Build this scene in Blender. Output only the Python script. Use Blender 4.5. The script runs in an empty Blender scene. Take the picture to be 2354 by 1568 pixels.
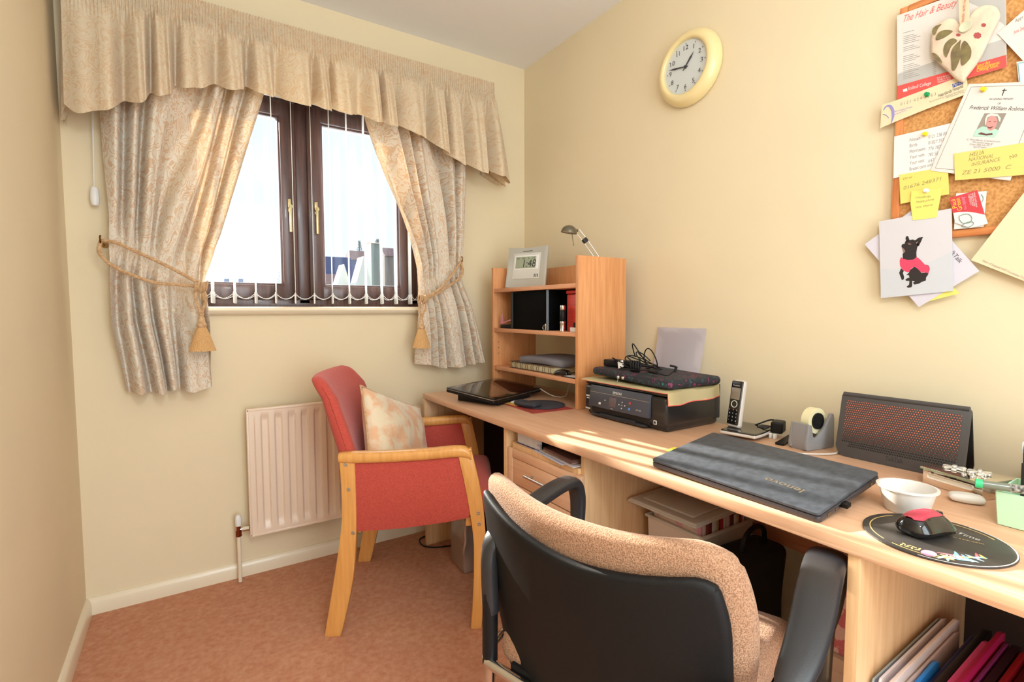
import bpy, bmesh, math, random
from mathutils import Vector, Matrix, Euler, noise
random.seed(7)
PI = math.pi
S = bpy.context.scene
COL = S.collection

# ------------------------------------------------------------------ camera
IW, IH, FPX = 2354.0, 1568.0, 1163.2
YAW, PITCH, ROLL = math.radians(32.822), math.radians(3.4685), math.radians(.157)
CAM = Vector((0, 0, 1.15))
_r = Vector((math.cos(YAW), -math.sin(YAW), 0))
_f = Vector((math.sin(YAW) * math.cos(PITCH), math.cos(YAW) * math.cos(PITCH), -math.sin(PITCH)))
_d = _f.cross(_r)
_r2 = _r * math.cos(ROLL) + _d * math.sin(ROLL)
_d2 = _d * math.cos(ROLL) - _r * math.sin(ROLL)
cd = bpy.data.cameras.new('camera'); cam = bpy.data.objects.new('camera', cd); COL.objects.link(cam)
cd.sensor_fit = 'HORIZONTAL'; cd.sensor_width = 36; cd.lens = 36 * FPX / IW; cd.clip_start = .02
cam.matrix_world = Matrix(((_r2.x, -_d2.x, -_f.x, CAM.x), (_r2.y, -_d2.y, -_f.y, CAM.y), (_r2.z, -_d2.z, -_f.z, CAM.z), (0, 0, 0, 1)))
S.camera = cam

# ------------------------------------------------------------------ world, sun, lights, exposure
S.view_settings.view_transform = 'Standard'; S.view_settings.look = 'None'
S.view_settings.gamma = 1; S.view_settings.exposure = 0.0; S.view_settings.use_curve_mapping = False
w = bpy.data.worlds.new('sky'); S.world = w; w.use_nodes = True
bg = w.node_tree.nodes['Background']; bg.inputs[0].default_value = (.80, .90, 1, 1); bg.inputs[1].default_value = 1.25
def light(name, kind, loc, energy, color, aim=None, **k):
    l = bpy.data.lights.new(name, kind); l.energy = energy; l.color = color
    for a, b in k.items(): setattr(l, a, b)
    o = bpy.data.objects.new(name, l); COL.objects.link(o); o.location = loc
    if aim: o.rotation_euler = (Vector(aim) - Vector(loc)).to_track_quat('-Z', 'Y').to_euler()
    return o
SAZ, SEL = math.radians(-8), math.radians(22)
sunv = Vector((math.sin(SAZ) * math.cos(SEL), math.cos(SAZ) * math.cos(SEL), math.sin(SEL)))
light('sun', 'SUN', (0, 8, 5), 20.0, (1, .92, .80), None, angle=math.radians(.6)).rotation_euler = (-sunv).to_track_quat('-Z', 'Y').to_euler()
# added soft fill lamp at the unseen doorway behind the camera
light('rear_fill', 'AREA', (.50, -1.15, 1.30), 44, (.84, .96, .99), (.2, 2, 1.05), shape='RECTANGLE', size=1.1, size_y=2.1)
# daylight entering at the window (portal for the sky)
light('window_daylight', 'AREA', (.48, 2.72, 1.65), 20, (.86, .95, 1), (.55, 0, 1.3), shape='RECTANGLE', size=1.1, size_y=.95)

# ------------------------------------------------------------------ pixel rays met with real planes (desk top, walls)
def _ray(px, py):
    return _r2 * (px - IW / 2) + _d2 * (py - IH / 2) + _f * FPX
def at_x(px, py, x):
    v = _ray(px, py); return CAM + v * ((x - CAM.x) / v.x)
def at_y(px, py, y):
    v = _ray(px, py); return CAM + v * ((y - CAM.y) / v.y)
def at_z(px, py, z):
    v = _ray(px, py); return CAM + v * ((z - CAM.z) / v.z)

# ------------------------------------------------------------------ helpers
def lin(c):
    return tuple(((x / 255) / 12.92 if x <= 10 else (((x / 255) + .055) / 1.055) ** 2.4) for x in c) + (1,)
def nmat(name):
    m = bpy.data.materials.new(name); m.use_nodes = True
    return m, m.node_tree, m.node_tree.nodes['Principled BSDF']
def node(nt, kind, **k):
    n = nt.nodes.new(kind)
    for a, b in k.items():
        if a in n.inputs: n.inputs[a].default_value = b
        else: setattr(n, a, b)
    return n
MATS = {}
def mat(name, col, rough=.5, metal=0, bump=0, bs=200, var=0, vs=8, stretch=None, coat=0, spec=.5, sheen=0, trans=0, alpha=1, col2=None, emit=0, vdetail=3, lo=.35, hi=.65):
    """one procedural principled material; var mixes a second tone through noise, bump adds grain"""
    m, nt, p = nmat(name); L = nt.links
    p.inputs['Base Color'].default_value = lin(col); p.inputs['Roughness'].default_value = rough
    p.inputs['Metallic'].default_value = metal; p.inputs['Specular IOR Level'].default_value = spec
    p.inputs['Coat Weight'].default_value = coat; p.inputs['Sheen Weight'].default_value = sheen
    p.inputs['Transmission Weight'].default_value = trans; p.inputs['Alpha'].default_value = alpha
    if emit: p.inputs['Emission Color'].default_value = lin(col); p.inputs['Emission Strength'].default_value = emit
    tc = node(nt, 'ShaderNodeTexCoord'); mp = node(nt, 'ShaderNodeMapping')
    L.new(tc.outputs['Object'], mp.inputs[0])
    if stretch: mp.inputs['Scale'].default_value = stretch
    n = node(nt, 'ShaderNodeTexNoise', Scale=vs, Detail=vdetail); L.new(mp.outputs[0], n.inputs['Vector'])
    if var or col2:
        r = node(nt, 'ShaderNodeValToRGB'); L.new(n.outputs[0], r.inputs[0])
        c1 = lin(col); c2 = lin(col2) if col2 else tuple(min(1, x * (1 - var)) for x in c1[:3]) + (1,)
        r.color_ramp.elements[0].position = lo; r.color_ramp.elements[1].position = hi
        r.color_ramp.elements[0].color = c2; r.color_ramp.elements[1].color = c1
        L.new(r.outputs[0], p.inputs['Base Color'])
    if bump:
        b = node(nt, 'ShaderNodeBump', Strength=bump, Distance=.002)
        n2 = node(nt, 'ShaderNodeTexNoise', Scale=bs, Detail=2); L.new(mp.outputs[0], n2.inputs['Vector'])
        L.new(n2.outputs[0], b.inputs['Height']); L.new(b.outputs[0], p.inputs['Normal'])
    MATS[name] = m
    return m

ROOT = {}     # object name -> world matrix of its top-level thing
def _tag(o, label=None, cat=None, group=None, kind=None):
    if label: o['label'] = label
    if cat: o['category'] = cat
    if group: o['group'] = group
    if kind: o['kind'] = kind
    return o
def thing(name, label, cat, loc=(0, 0, 0), rotz=0, group=None, kind=None):
    o = bpy.data.objects.new(name, None); COL.objects.link(o); o.empty_display_size = .05
    o.location = loc; o.rotation_euler = (0, 0, rotz)
    ROOT[o.name] = Matrix.Translation(Vector(loc)) @ Matrix.Rotation(rotz, 4, 'Z')
    return _tag(o, label, cat, group, kind)
def obj(name, bm, m, parent=None, world=True, loc=None, smooth=35, label=None, cat=None, group=None, kind=None):
    """link a bmesh as ONE object; a part is stored in the frame of its thing, a thing about its base"""
    me = bpy.data.meshes.new(name)
    if parent is not None:
        M = ROOT[parent.name]
        if world: bm.transform(M.inverted())
    else:
        if loc is None:
            xs = [v.co for v in bm.verts]
            loc = Vector((sum(v.x for v in xs) / len(xs), sum(v.y for v in xs) / len(xs), min(v.z for v in xs)))
        M = Matrix.Translation(Vector(loc))
        if world: bm.transform(M.inverted())
    bmesh.ops.recalc_face_normals(bm, faces=bm.faces)
    for f in bm.faces: f.smooth = smooth > 0
    if smooth and smooth < 180:
        a = math.radians(smooth)
        for e in bm.edges:
            if len(e.link_faces) == 2 and e.calc_face_angle(0) > a: e.smooth = False
    bm.to_mesh(me); bm.free()
    for x in (m if isinstance(m, (list, tuple)) else [m]): me.materials.append(x)
    o = bpy.data.objects.new(name, me); COL.objects.link(o)
    if parent is not None: o.parent = parent
    else: o.location = loc
    ROOT[o.name] = M
    return _tag(o, label, cat, group, kind)
def dup(root, loc, rotz=0, label=None, group=None):
    r = root.copy(); COL.objects.link(r); r.location = loc; r.rotation_euler = (0, 0, rotz)
    ROOT[r.name] = Matrix.Translation(Vector(loc)) @ Matrix.Rotation(rotz, 4, 'Z')
    if label: r['label'] = label
    if group: r['group'] = group
    for ch in list(root.children):
        c = ch.copy(); COL.objects.link(c); c.parent = r; ROOT[c.name] = ROOT[r.name]
        for g in ch.children:
            d = g.copy(); COL.objects.link(d); d.parent = c
    return r
def BM(): return bmesh.new()
def merge(bm, b2, M=None, mi=0):
    if M is not None: b2.transform(M)
    for f in b2.faces: f.material_index = mi
    me = bpy.data.meshes.new('tmp'); b2.to_mesh(me); b2.free(); bm.from_mesh(me); bpy.data.meshes.remove(me)
    return bm
def box(bm, lo, hi, bev=0, M=None, mi=0, seg=2):
    b = bmesh.new(); lo, hi = Vector(lo), Vector(hi)
    bmesh.ops.create_cube(b, size=1)
    for v in b.verts:
        v.co = Vector([(lo[i] + hi[i]) / 2 + v.co[i] * (hi[i] - lo[i]) for i in range(3)])
    if bev: bmesh.ops.bevel(b, geom=b.edges[:], offset=bev, segments=seg, affect='EDGES', profile=.5)
    return merge(bm, b, M, mi)
def rbox(bm, size, r, n=(8, 8, 8), fn=None, M=None, mi=0):
    """rounded box with an even grid of faces, each vertex then moved by fn"""
    b = bmesh.new(); hx = [s / 2 for s in size]; cache = {}
    def V(p):
        k = tuple(round(x, 6) for x in p)
        if k not in cache:
            q = Vector(p); c = Vector([max(-hx[i] + r, min(hx[i] - r, q[i])) for i in range(3)]); d = q - c
            if d.length > 1e-9: q = c + d.normalized() * r
            cache[k] = b.verts.new(q)
        return cache[k]
    def cs(i):   # samples along an axis, dense at the rounded ends
        h = hx[i]; a = [-h + r * (1 - math.cos(t * PI / 2 / 3)) * 1.0 for t in range(3)]
        mid = [-h + r + (2 * h - 2 * r) * t / n[i] for t in range(n[i] + 1)]
        e = [h - r * (1 - math.cos(t * PI / 2 / 3)) for t in (2, 1, 0)]
        return a + mid + e
    for ax in range(3):
        u, v = [i for i in range(3) if i != ax]; U, W = cs(u), cs(v)
        for s in (-1, 1):
            for i in range(len(U) - 1):
                for j in range(len(W) - 1):
                    q = []
                    for a, c in ((i, j), (i + 1, j), (i + 1, j + 1), (i, j + 1)):
                        p = [0, 0, 0]; p[ax] = s * hx[ax]; p[u] = U[a]; p[v] = W[c]; q.append(V(p))
                    if len(set(q)) > 2:
                        try: b.faces.new(list(dict.fromkeys(q)))
                        except ValueError: pass
    if fn:
        for v in b.verts: v.co = Vector(fn(v.co.x, v.co.y, v.co.z))
    return merge(bm, b, M, mi)
def prism(bm, pts, h, M=None, mi=0, bev=0):
    """outline in the XY plane pulled up h along Z"""
    b = bmesh.new(); vs = [b.verts.new((p[0], p[1], 0)) for p in pts]; f = b.faces.new(vs)
    r = bmesh.ops.extrude_face_region(b, geom=[f])
    for v in r['geom']:
        if isinstance(v, bmesh.types.BMVert): v.co.z += h
    if bev: bmesh.ops.bevel(b, geom=b.edges[:], offset=bev, segments=2, affect='EDGES', profile=.5)
    return merge(bm, b, M, mi)
def frame(o, x, y, z=None):
    """matrix with origin o and axes x, y (z = cross)"""
    x = Vector(x).normalized(); y = Vector(y); y = (y - x * y.dot(x)).normalized(); z = x.cross(y)
    return Matrix(((x.x, y.x, z.x, o[0]), (x.y, y.y, z.y, o[1]), (x.z, y.z, z.z, o[2]), (0, 0, 0, 1)))
def smoothpath(pts, n=6, closed=False):
    P = [Vector(p) for p in pts]; out = []
    N = len(P)
    for i in range(N if closed else N - 1):
        a = P[(i - 1) % N] if closed or i > 0 else P[0]; b = P[i]; c = P[(i + 1) % N]
        d = P[(i + 2) % N] if closed or i + 2 < N else P[-1]
        for k in range(n):
            t = k / n; t2 = t * t; t3 = t2 * t
            out.append(.5 * ((2 * b) + (c - a) * t + (2 * a - 5 * b + 4 * c - d) * t2 + (3 * b - a - 3 * c + d) * t3))
    if not closed: out.append(P[-1])
    return out
def sweep(bm, pts, rx, ry=None, seg=10, up=(0, 0, 1), caps=True, mi=0, closed=False):
    """tube; rx, ry numbers or lists (half width across / half height)"""
    P = [Vector(p) for p in pts]; N = len(P); b = bmesh.new(); rings = []; upv = Vector(up)
    for i, p in enumerate(P):
        if closed: t = P[(i + 1) % N] - P[(i - 1) % N]
        else: t = P[min(i + 1, N - 1)] - P[max(i - 1, 0)]
        t.normalize(); s = t.cross(upv)
        if s.length < 1e-3: s = t.cross(Vector((1, .01, 0)))
        s.normalize(); u = s.cross(t); upv = u if ry is None else upv
        a = rx[i] if isinstance(rx, (list, tuple)) else rx
        c = a if ry is None else (ry[i] if isinstance(ry, (list, tuple)) else ry)
        rings.append([b.verts.new(p + s * a * math.cos(2 * PI * k / seg) + u * c * math.sin(2 * PI * k / seg)) for k in range(seg)])
    for i in range(N if closed else N - 1):
        A, B = rings[i], rings[(i + 1) % N]
        for k in range(seg): b.faces.new((A[k], A[(k + 1) % seg], B[(k + 1) % seg], B[k]))
    if caps and not closed: b.faces.new(rings[0]); b.faces.new(rings[-1])
    return merge(bm, b, None, mi)
def rope(bm, pts, r, pitch=.012, strands=3):
    """twisted cord"""
    P = [Vector(p) for p in pts]; L = 0; T = []; upv = Vector((0, 0, 1))
    for i, p in enumerate(P):
        if i: L += (P[i] - P[i - 1]).length
        t = (P[min(i + 1, len(P) - 1)] - P[max(i - 1, 0)]).normalized(); s = t.cross(upv)
        if s.length < .05: s = t.cross(Vector((1, 0, 0)))
        s.normalize(); u = s.cross(t).normalized(); T.append((p, s, u, L))
    for k in range(strands):
        q = [p + (s * math.cos(2 * PI * (l / pitch / 1.0 / 2 + k / strands)) + u * math.sin(2 * PI * (l / pitch / 2 + k / strands))) * r * .5 for p, s, u, l in T]
        sweep(bm, q, r * .58, seg=6)
def resample(pts, step):
    P = [Vector(p) for p in pts]; out = [P[0].copy()]; acc = 0
    for a, b in zip(P, P[1:]):
        d = (b - a).length
        if d < 1e-9: continue
        t = step - acc
        while t <= d: out.append(a + (b - a) * (t / d)); t += step
        acc = (acc + d) % step
    out.append(P[-1].copy()); return out
def lathe(bm, prof, seg=32, M=None, mi=0, caps=True):
    b = bmesh.new(); rings = []
    for r, z in prof:
        rings.append([b.verts.new((r * math.cos(2 * PI * k / seg), r * math.sin(2 * PI * k / seg), z)) for k in range(seg)] if r > 1e-6 else [b.verts.new((0, 0, z))])
    for A, B in zip(rings, rings[1:]):
        if len(A) == 1 and len(B) == 1: continue
        for k in range(seg):
            k2 = (k + 1) % seg
            if len(A) == 1: b.faces.new((A[0], B[k], B[k2]))
            elif len(B) == 1: b.faces.new((A[k], A[k2], B[0]))
            else: b.faces.new((A[k], A[k2], B[k2], B[k]))
    if caps:
        if len(rings[0]) > 1: b.faces.new(rings[0])
        if len(rings[-1]) > 1: b.faces.new(rings[-1])
    return merge(bm, b, M, mi)
def cyl(bm, a, b_, r, seg=16, mi=0):
    return sweep(bm, [a, b_], r, seg=seg, mi=mi)
def grid(bm, rows, uv=None, thick=0, mi=0):
    """surface from rows of points with optional uv; thick pulls a second skin"""
    b = bmesh.new(); ul = b.loops.layers.uv.new('UVMap') if uv else None
    V = [[b.verts.new(p) for p in r] for r in rows]
    for i in range(len(rows) - 1):
        for j in range(len(rows[i]) - 1):
            f = b.faces.new((V[i][j], V[i][j + 1], V[i + 1][j + 1], V[i + 1][j]))
            if ul:
                for l, (a, c) in zip(f.loops, ((i, j), (i, j + 1), (i + 1, j + 1), (i + 1, j))): l[ul].uv = uv[a][c]
    if thick: bmesh.ops.solidify(b, geom=b.faces[:], thickness=thick)
    return merge(bm, b, None, mi)
_TXT = {}
def text(parent, s, M, width=None, height=None, m=None, name='lettering', shear=0, thick=.0004, spacing=1.0, center=False, bold=0):
    """letters laid on the plane of M (x right, y up), as one mesh part"""
    k = (s, shear, spacing, bold)
    if k not in _TXT:
        c = bpy.data.curves.new('txt', 'FONT'); c.body = s; c.shear = shear; c.space_character = spacing; c.resolution_u = 3; c.offset = bold
        o = bpy.data.objects.new('txt', c); me = bpy.data.meshes.new_from_object(o); _TXT[k] = me
        bpy.data.objects.remove(o)
    bm = bmesh.new(); bm.from_mesh(_TXT[k])
    if not bm.verts: bm.free(); return None
    x0 = min(v.co.x for v in bm.verts); x1 = max(v.co.x for v in bm.verts); y0 = 0; y1 = max(v.co.y for v in bm.verts)
    sx = width / (x1 - x0) if width else height / (y1 - y0); sy = height / (y1 - y0) if height else sx
    if width is None: sx = sy
    for v in bm.verts: v.co = Vector(((v.co.x - x0) * sx - (width / 2 if center and width else 0), (v.co.y - y0) * sy, thick))
    bm.transform(M)
    return obj(name, bm, m, parent, smooth=0)

# ------------------------------------------------------------------ materials
def wood(name, col, dark, rough=.42, axis=1, sc=1.0, bump=.05):
    st = [26 * sc, 26 * sc, 26 * sc]; st[axis] = 1.6 * sc
    return mat(name, col, rough, col2=dark, vs=3.2, stretch=tuple(st), bump=bump, bs=30, coat=.12, vdetail=6, lo=.3, hi=.62)
M_wall = mat('wall_paint', (234, 217, 184), .75, bump=.08, bs=160, var=.03, vs=3)
M_ceil = mat('ceiling_paint', (240, 238, 238), .85, bump=.1, bs=120)
M_gloss = mat('cream_gloss_paint', (236, 222, 196), .28, coat=.2)
M_rad = mat('radiator_enamel', (238, 216, 194), .33, coat=.15)
M_beech = wood('desk_beech', (226, 180, 146), (214, 164, 128), axis=1)
M_beechv = wood('panel_beech', (230, 188, 142), (216, 170, 122), axis=2)
M_hutch = wood('hutch_beech', (220, 156, 104), (204, 136, 84), axis=2)
M_hutchh = wood('hutch_beech_edge', (220, 158, 118), (206, 140, 100), axis=1)
M_oak = wood('chair_wood', (226, 164, 92), (212, 148, 78), rough=.3, axis=2, bump=.02)
M_black = mat('black_plastic', (18, 18, 20), .45, spec=.28)
M_blackg = mat('gloss_black', (12, 12, 14), .08, coat=.5)
M_dark = mat('charcoal_plastic', (48, 46, 46), .5, spec=.3)
M_chrome = mat('chrome', (210, 208, 205), .12, metal=1)
M_brass = mat('brass', (206, 190, 148), .2, metal=1)
M_steel = mat('brushed_steel', (190, 188, 184), .32, metal=1)
M_white = mat('white_plastic', (236, 234, 232), .4)
M_paper = mat('white_paper', (232, 226, 224), .8)
M_ink = mat('black_ink', (50, 46, 50), .8)
M_redc = mat('red_plastic', (210, 52, 44), .35)
def fabric(name, col, col2, weave=0, bump=.35, rough=.9, trans=0.0, damask=False, tcol=None, sheen=.15):
    m, nt, p = nmat(name); L = nt.links
    p.inputs['Roughness'].default_value = rough; p.inputs['Specular IOR Level'].default_value = .15; p.inputs['Sheen Weight'].default_value = sheen
    tc = node(nt, 'ShaderNodeTexCoord')
    src = tc.outputs['UV'] if damask else tc.outputs['Object']
    r = node(nt, 'ShaderNodeValToRGB')
    r.color_ramp.elements[0].color = lin(col2); r.color_ramp.elements[1].color = lin(col)
    if damask:   # scrolling leaves: the contour lines of a warped noise
        n0 = node(nt, 'ShaderNodeTexNoise', Scale=12.0, Detail=1.0); L.new(src, n0.inputs['Vector'])
        mx = node(nt, 'ShaderNodeMix', data_type='VECTOR'); mx.inputs[0].default_value = .16
        L.new(src, mx.inputs[4]); L.new(n0.outputs['Color'], mx.inputs[5])
        n = node(nt, 'ShaderNodeTexNoise', Scale=15.0, Detail=1.2, Distortion=2.0); L.new(mx.outputs[1], n.inputs['Vector'])
        m1 = node(nt, 'ShaderNodeMath', operation='MULTIPLY'); m1.inputs[1].default_value = 5.0; L.new(n.outputs[0], m1.inputs[0])
        m2 = node(nt, 'ShaderNodeMath', operation='PINGPONG'); m2.inputs[1].default_value = .5; L.new(m1.outputs[0], m2.inputs[0])
        L.new(m2.outputs[0], r.inputs[0]); r.color_ramp.elements[0].position = .12; r.color_ramp.elements[1].position = .24
    else:
        n = node(nt, 'ShaderNodeTexNoise', Scale=weave or 60, Detail=4); L.new(src, n.inputs['Vector'])
        L.new(n.outputs[0], r.inputs[0]); r.color_ramp.elements[0].position = .38; r.color_ramp.elements[1].position = .62
    L.new(r.outputs[0], p.inputs['Base Color'])
    b = node(nt, 'ShaderNodeBump', Strength=bump, Distance=.0015)
    n2 = node(nt, 'ShaderNodeTexNoise', Scale=420, Detail=1); L.new(tc.outputs['Object'], n2.inputs['Vector'])
    L.new(n2.outputs[0], b.inputs['Height']); L.new(b.outputs[0], p.inputs['Normal'])
    if trans:
        out = nt.nodes['Material Output']; t = node(nt, 'ShaderNodeBsdfTranslucent'); t.inputs[0].default_value = lin(tcol or col)
        ms = node(nt, 'ShaderNodeMixShader'); ms.inputs[0].default_value = trans
        L.new(p.outputs[0], ms.inputs[1]); L.new(t.outputs[0], ms.inputs[2]); L.new(ms.outputs[0], out.inputs[0])
    return m
M_curt = fabric('curtain_damask', (226, 218, 204), (213, 184, 156), damask=True, trans=.055, tcol=(255, 196, 124), bump=.2)
M_val = fabric('valance_cloth', (222, 206, 180), (216, 190, 158), damask=True, trans=.10, tcol=(255, 190, 100), bump=.2)
M_rope = fabric('cord_fibre', (212, 176, 136), (190, 150, 110), weave=120, bump=.2)
M_tassel = mat('tassel_fibre', (222, 178, 122), .8, col2=(196, 146, 92), vs=4, stretch=(160, 160, 6), bump=.5, bs=4)
M_red = fabric('salmon_red_cloth', (196, 86, 74), (182, 74, 64), weave=300, bump=.4)
M_cush = fabric('cushion_damask', (222, 194, 158), (226, 172, 128), damask=False, weave=16, bump=.15, sheen=.3)
M_tan = fabric('tan_office_cloth', (184, 142, 114), (138, 100, 74), weave=420, bump=1.0)
M_slat = None
def translucent(name, col, t, rough=.7):
    m, nt, p = nmat(name); L = nt.links; p.inputs['Base Color'].default_value = lin(col); p.inputs['Roughness'].default_value = rough
    out = nt.nodes['Material Output']; tr = node(nt, 'ShaderNodeBsdfTranslucent'); tr.inputs[0].default_value = lin(col)
    ms = node(nt, 'ShaderNodeMixShader'); ms.inputs[0].default_value = t
    L.new(p.outputs[0], ms.inputs[1]); L.new(tr.outputs[0], ms.inputs[2]); L.new(ms.outputs[0], out.inputs[0]); return m
def clear(name, col, fac, rough=.03):
    """thin clear sheet: mostly see-through with a gloss"""
    m, nt, p = nmat(name); L = nt.links; nt.nodes.remove(p)
    out = nt.nodes['Material Output']; tr = node(nt, 'ShaderNodeBsdfTransparent'); tr.inputs[0].default_value = lin(col)
    g = node(nt, 'ShaderNodeBsdfGlossy', Roughness=rough); ms = node(nt, 'ShaderNodeMixShader'); ms.inputs[0].default_value = fac
    L.new(tr.outputs[0], ms.inputs[1]); L.new(g.outputs[0], ms.inputs[2]); L.new(ms.outputs[0], out.inputs[0]); return m
M_slat = translucent('blind_fabric', (246, 244, 240), .25)
M_glass = clear('window_glass', (252, 254, 255), .035)
M_frost = translucent('frosted_plastic', (240, 234, 226), .35, .35)
def mix_frost_(name, col, a):
    m, nt, p = nmat(name); L = nt.links; p.inputs['Base Color'].default_value = lin(col); p.inputs['Roughness'].default_value = .35
    out = nt.nodes['Material Output']; tr = node(nt, 'ShaderNodeBsdfTransparent'); ms = node(nt, 'ShaderNodeMixShader'); ms.inputs[0].default_value = a
    L.new(tr.outputs[0], ms.inputs[1]); L.new(p.outputs[0], ms.inputs[2]); L.new(ms.outputs[0], out.inputs[0]); return m
def mix_frost(name, col, a): return mix_frost_(name, col, a)
M_tub = mix_frost('storage_tub_plastic', (240, 226, 218), .78)
# ================================================================== THE ROOM
XL, XR, YW, YB, ZC = -.353, 1.659, 2.437, -1.0, 2.508
WX0, WX1, WZ0, WZ1 = -.09, 1.05, 1.165, 2.13
def struct(name, bm, m, **k): return obj(name, bm, m, kind='structure', **k)
b = BM(); box(b, (XL - .1, YB - .1, -.08), (XR + .1, YW + .3, 0)); M_carpet = mat('carpet_pile', (210, 156, 126), .95, col2=(192, 130, 100), vs=55, bump=.9, bs=420, vdetail=8, lo=.3, hi=.7, spec=.1)
struct('floor', b, M_carpet)
b = BM(); box(b, (XL - .1, YB - .1, ZC), (XR + .1, YW + .3, ZC + .08)); struct('ceiling', b, M_ceil)
b = BM(); box(b, (XL - .1, YB - .1, 0), (XL, YW, ZC)); struct('wall_left', b, M_wall)
b = BM(); box(b, (XR, YB - .1, 0), (XR + .1, YW, ZC)); struct('wall_right', b, M_wall)
b = BM()
box(b, (XL - .1, YW, 0), (XR + .1, YW + .3, WZ0)); box(b, (XL - .1, YW, WZ1), (XR + .1, YW + .3, ZC))
box(b, (XL - .1, YW, WZ0), (WX0, YW + .3, WZ1)); box(b, (WX1, YW, WZ0), (XR + .1, YW + .3, WZ1))
struct('wall_window', b, M_wall)
b = BM(); box(b, (1.25, YB - .1, 0), (XR, YB, ZC)); box(b, (XL, YB - .1, 0), (-.15, YB, ZC)); box(b, (-.15, YB - .1, 2.3), (1.25, YB, ZC))
struct('wall_back', b, M_wall)
def skirt(name, a, c):
    b = BM(); box(b, a, c, .0); struct(name, b, M_gloss)
def skirt_profile(name, along, fixed, a0, a1, sgn):
    prof = [(0, 0), (.017, 0), (.017, .045), (.012, .056), (.006, .062), (0, .063)]; b = BM()
    if along == 'x': M = Matrix(((0, 0, 1, a0), (-1, 0, 0, fixed), (0, 1, 0, 0), (0, 0, 0, 1)))
    else: M = Matrix(((sgn, 0, 0, fixed), (0, 0, 1, a0), (0, 1, 0, 0), (0, 0, 0, 1)))
    prism(b, prof, a1 - a0, M); struct(name, b, M_gloss, smooth=30)
skirt_profile('baseboard_window', 'x', YW, XL, XR, 1)
skirt_profile('baseboard_left', 'y', XL, YB, YW, 1)
skirt_profile('baseboard_right', 'y', XR, YB, YW, -1)

# ------------------------------------------------------------------ window
M_frame = wood('dark_window_wood', (98, 68, 62), (66, 44, 42), rough=.3, axis=2)
M_frameh = wood('dark_window_wood_rail', (98, 68, 62), (66, 44, 42), rough=.3, axis=0)
FY0, FY1 = 2.560, 2.625
win = thing('window_1', 'dark brown timber double casement window with brass handles', 'window', (.48, 2.59, WZ0), kind='structure')
b = BM()
for x0, x1 in ((WX0, -.055), (1.015, WX1), (.455, .505)): box(b, (x0, FY0 - .004, WZ0 + .018), (x1, FY1 + .01, WZ1), .004)
box(b, (WX0, FY0 - .004, WZ1 - .03), (WX1, FY1 + .01, WZ1), .004)
box(b, (WX0, FY0 - .004, WZ0), (WX1, FY1 + .01, WZ0 + .04), .004)
obj('frame', b, M_frame, win)
for k, (x0, x1) in enumerate(((-.055, .455), (.505, 1.015))):
    b = BM(); wv = .066; z0, z1 = WZ0 + .04, WZ1 - .03
    box(b, (x0, FY0 - .012, z0), (x0 + wv, FY1 - .01, z1), .006); box(b, (x1 - wv, FY0 - .012, z0), (x1, FY1 - .01, z1), .006)
    box(b, (x0 + .01, FY0 - .0115, z0), (x1 - .01, FY1 - .012, z0 + .064), .006); box(b, (x0 + .01, FY0 - .0115, z1 - .064), (x1 - .01, FY1 - .012, z1), .006)
    # inner moulded bead
    for a in ((x0 + wv - .004, z0 + .06, x0 + wv + .008, z1 - .06), (x1 - wv - .008, z0 + .06, x1 - wv + .004, z1 - .06), (x0 + wv, z0 + .06, x1 - wv, z0 + .073), (x0 + wv, z1 - .073, x1 - wv, z1 - .06)):
        box(b, (a[0], FY0 + .0, a[1]), (a[2], FY1 - .02, a[3]), .004)
    cs = obj('casement', b, M_frame, win)
    b = BM(); box(b, (x0 + wv, FY0 + .025, z0 + .06), (x1 - wv, FY0 + .031, z1 - .06)); obj('pane', b, M_glass, cs, smooth=0)
    hx = (x1 - .033) if k == 0 else (x0 + .033); hz = 1.615
    b = BM(); box(b, (hx - .008, FY0 - .022, hz - .012), (hx + .008, FY0 - .011, hz + .05), .004)
    cyl(b, (hx, FY0 - .02, hz + .012), (hx, FY0 - .042, hz + .012), .010)
    sgn = -1 if k == 0 else 1
    box(b, (hx - .006, FY0 - .046, hz - .105), (hx + .006, FY0 - .037, hz + .020), .0035); obj('handle', b, M_brass, cs)
b = BM(); prof = [(0, -.036), (0, 0), (-.16, 0), (-.172, -.006), (-.178, -.016), (-.172, -.028), (-.16, -.034), (-.145, -.036)]
prism(b, prof, 1.34, Matrix(((0, 0, 1, -.17), (1, 0, 0, 2.575), (0, 1, 0, WZ0 + .004), (0, 0, 0, 1)))); obj('window_sill', b, M_gloss, win, smooth=50)

# ------------------------------------------------------------------ vertical blind
bl = thing('vertical_blind', 'white vertical slat blind standing open in the window', 'blind', (.48, 2.49, WZ0 + .01))
b = BM(); box(b, (-.08, 2.465, WZ1 - .035), (1.045, 2.505, WZ1 - .002), .004); obj('headrail', b, M_white, bl)
xs = [-.062, .020, .102, .184, .266, .347, .428, .510, .592, .672, .753, .832, .905, .981, 1.03]
ang = math.radians(10.5); dx, dy = math.sin(ang), math.cos(ang); YS = 2.492
zb, zt = WZ0 + .018, WZ1 - .03
for x in xs:
    b = BM(); n = 8; hw = .0445 if x < 1.02 else .03
    rows = []
    for i in range(13):
        z = zb + .02 + (zt - zb - .02) * i / 12
        rows.append([(x + dx * t * hw + dy * .0025 * (1 - t * t), YS + dy * t * hw, z) for t in [2 * j / n - 1 for j in range(n + 1)]])
    grid(b, rows, thick=.0006); sl = obj('slat', b, M_slat, bl)
    b = BM(); box(b, (-.0035, -hw * .98, 0), (.0035, hw * .98, .05), .0034, Matrix.Translation((x, YS, zb)) @ Matrix.Rotation(-ang, 4, 'Z'))
    obj('slat_weight', b, M_white, sl)
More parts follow.
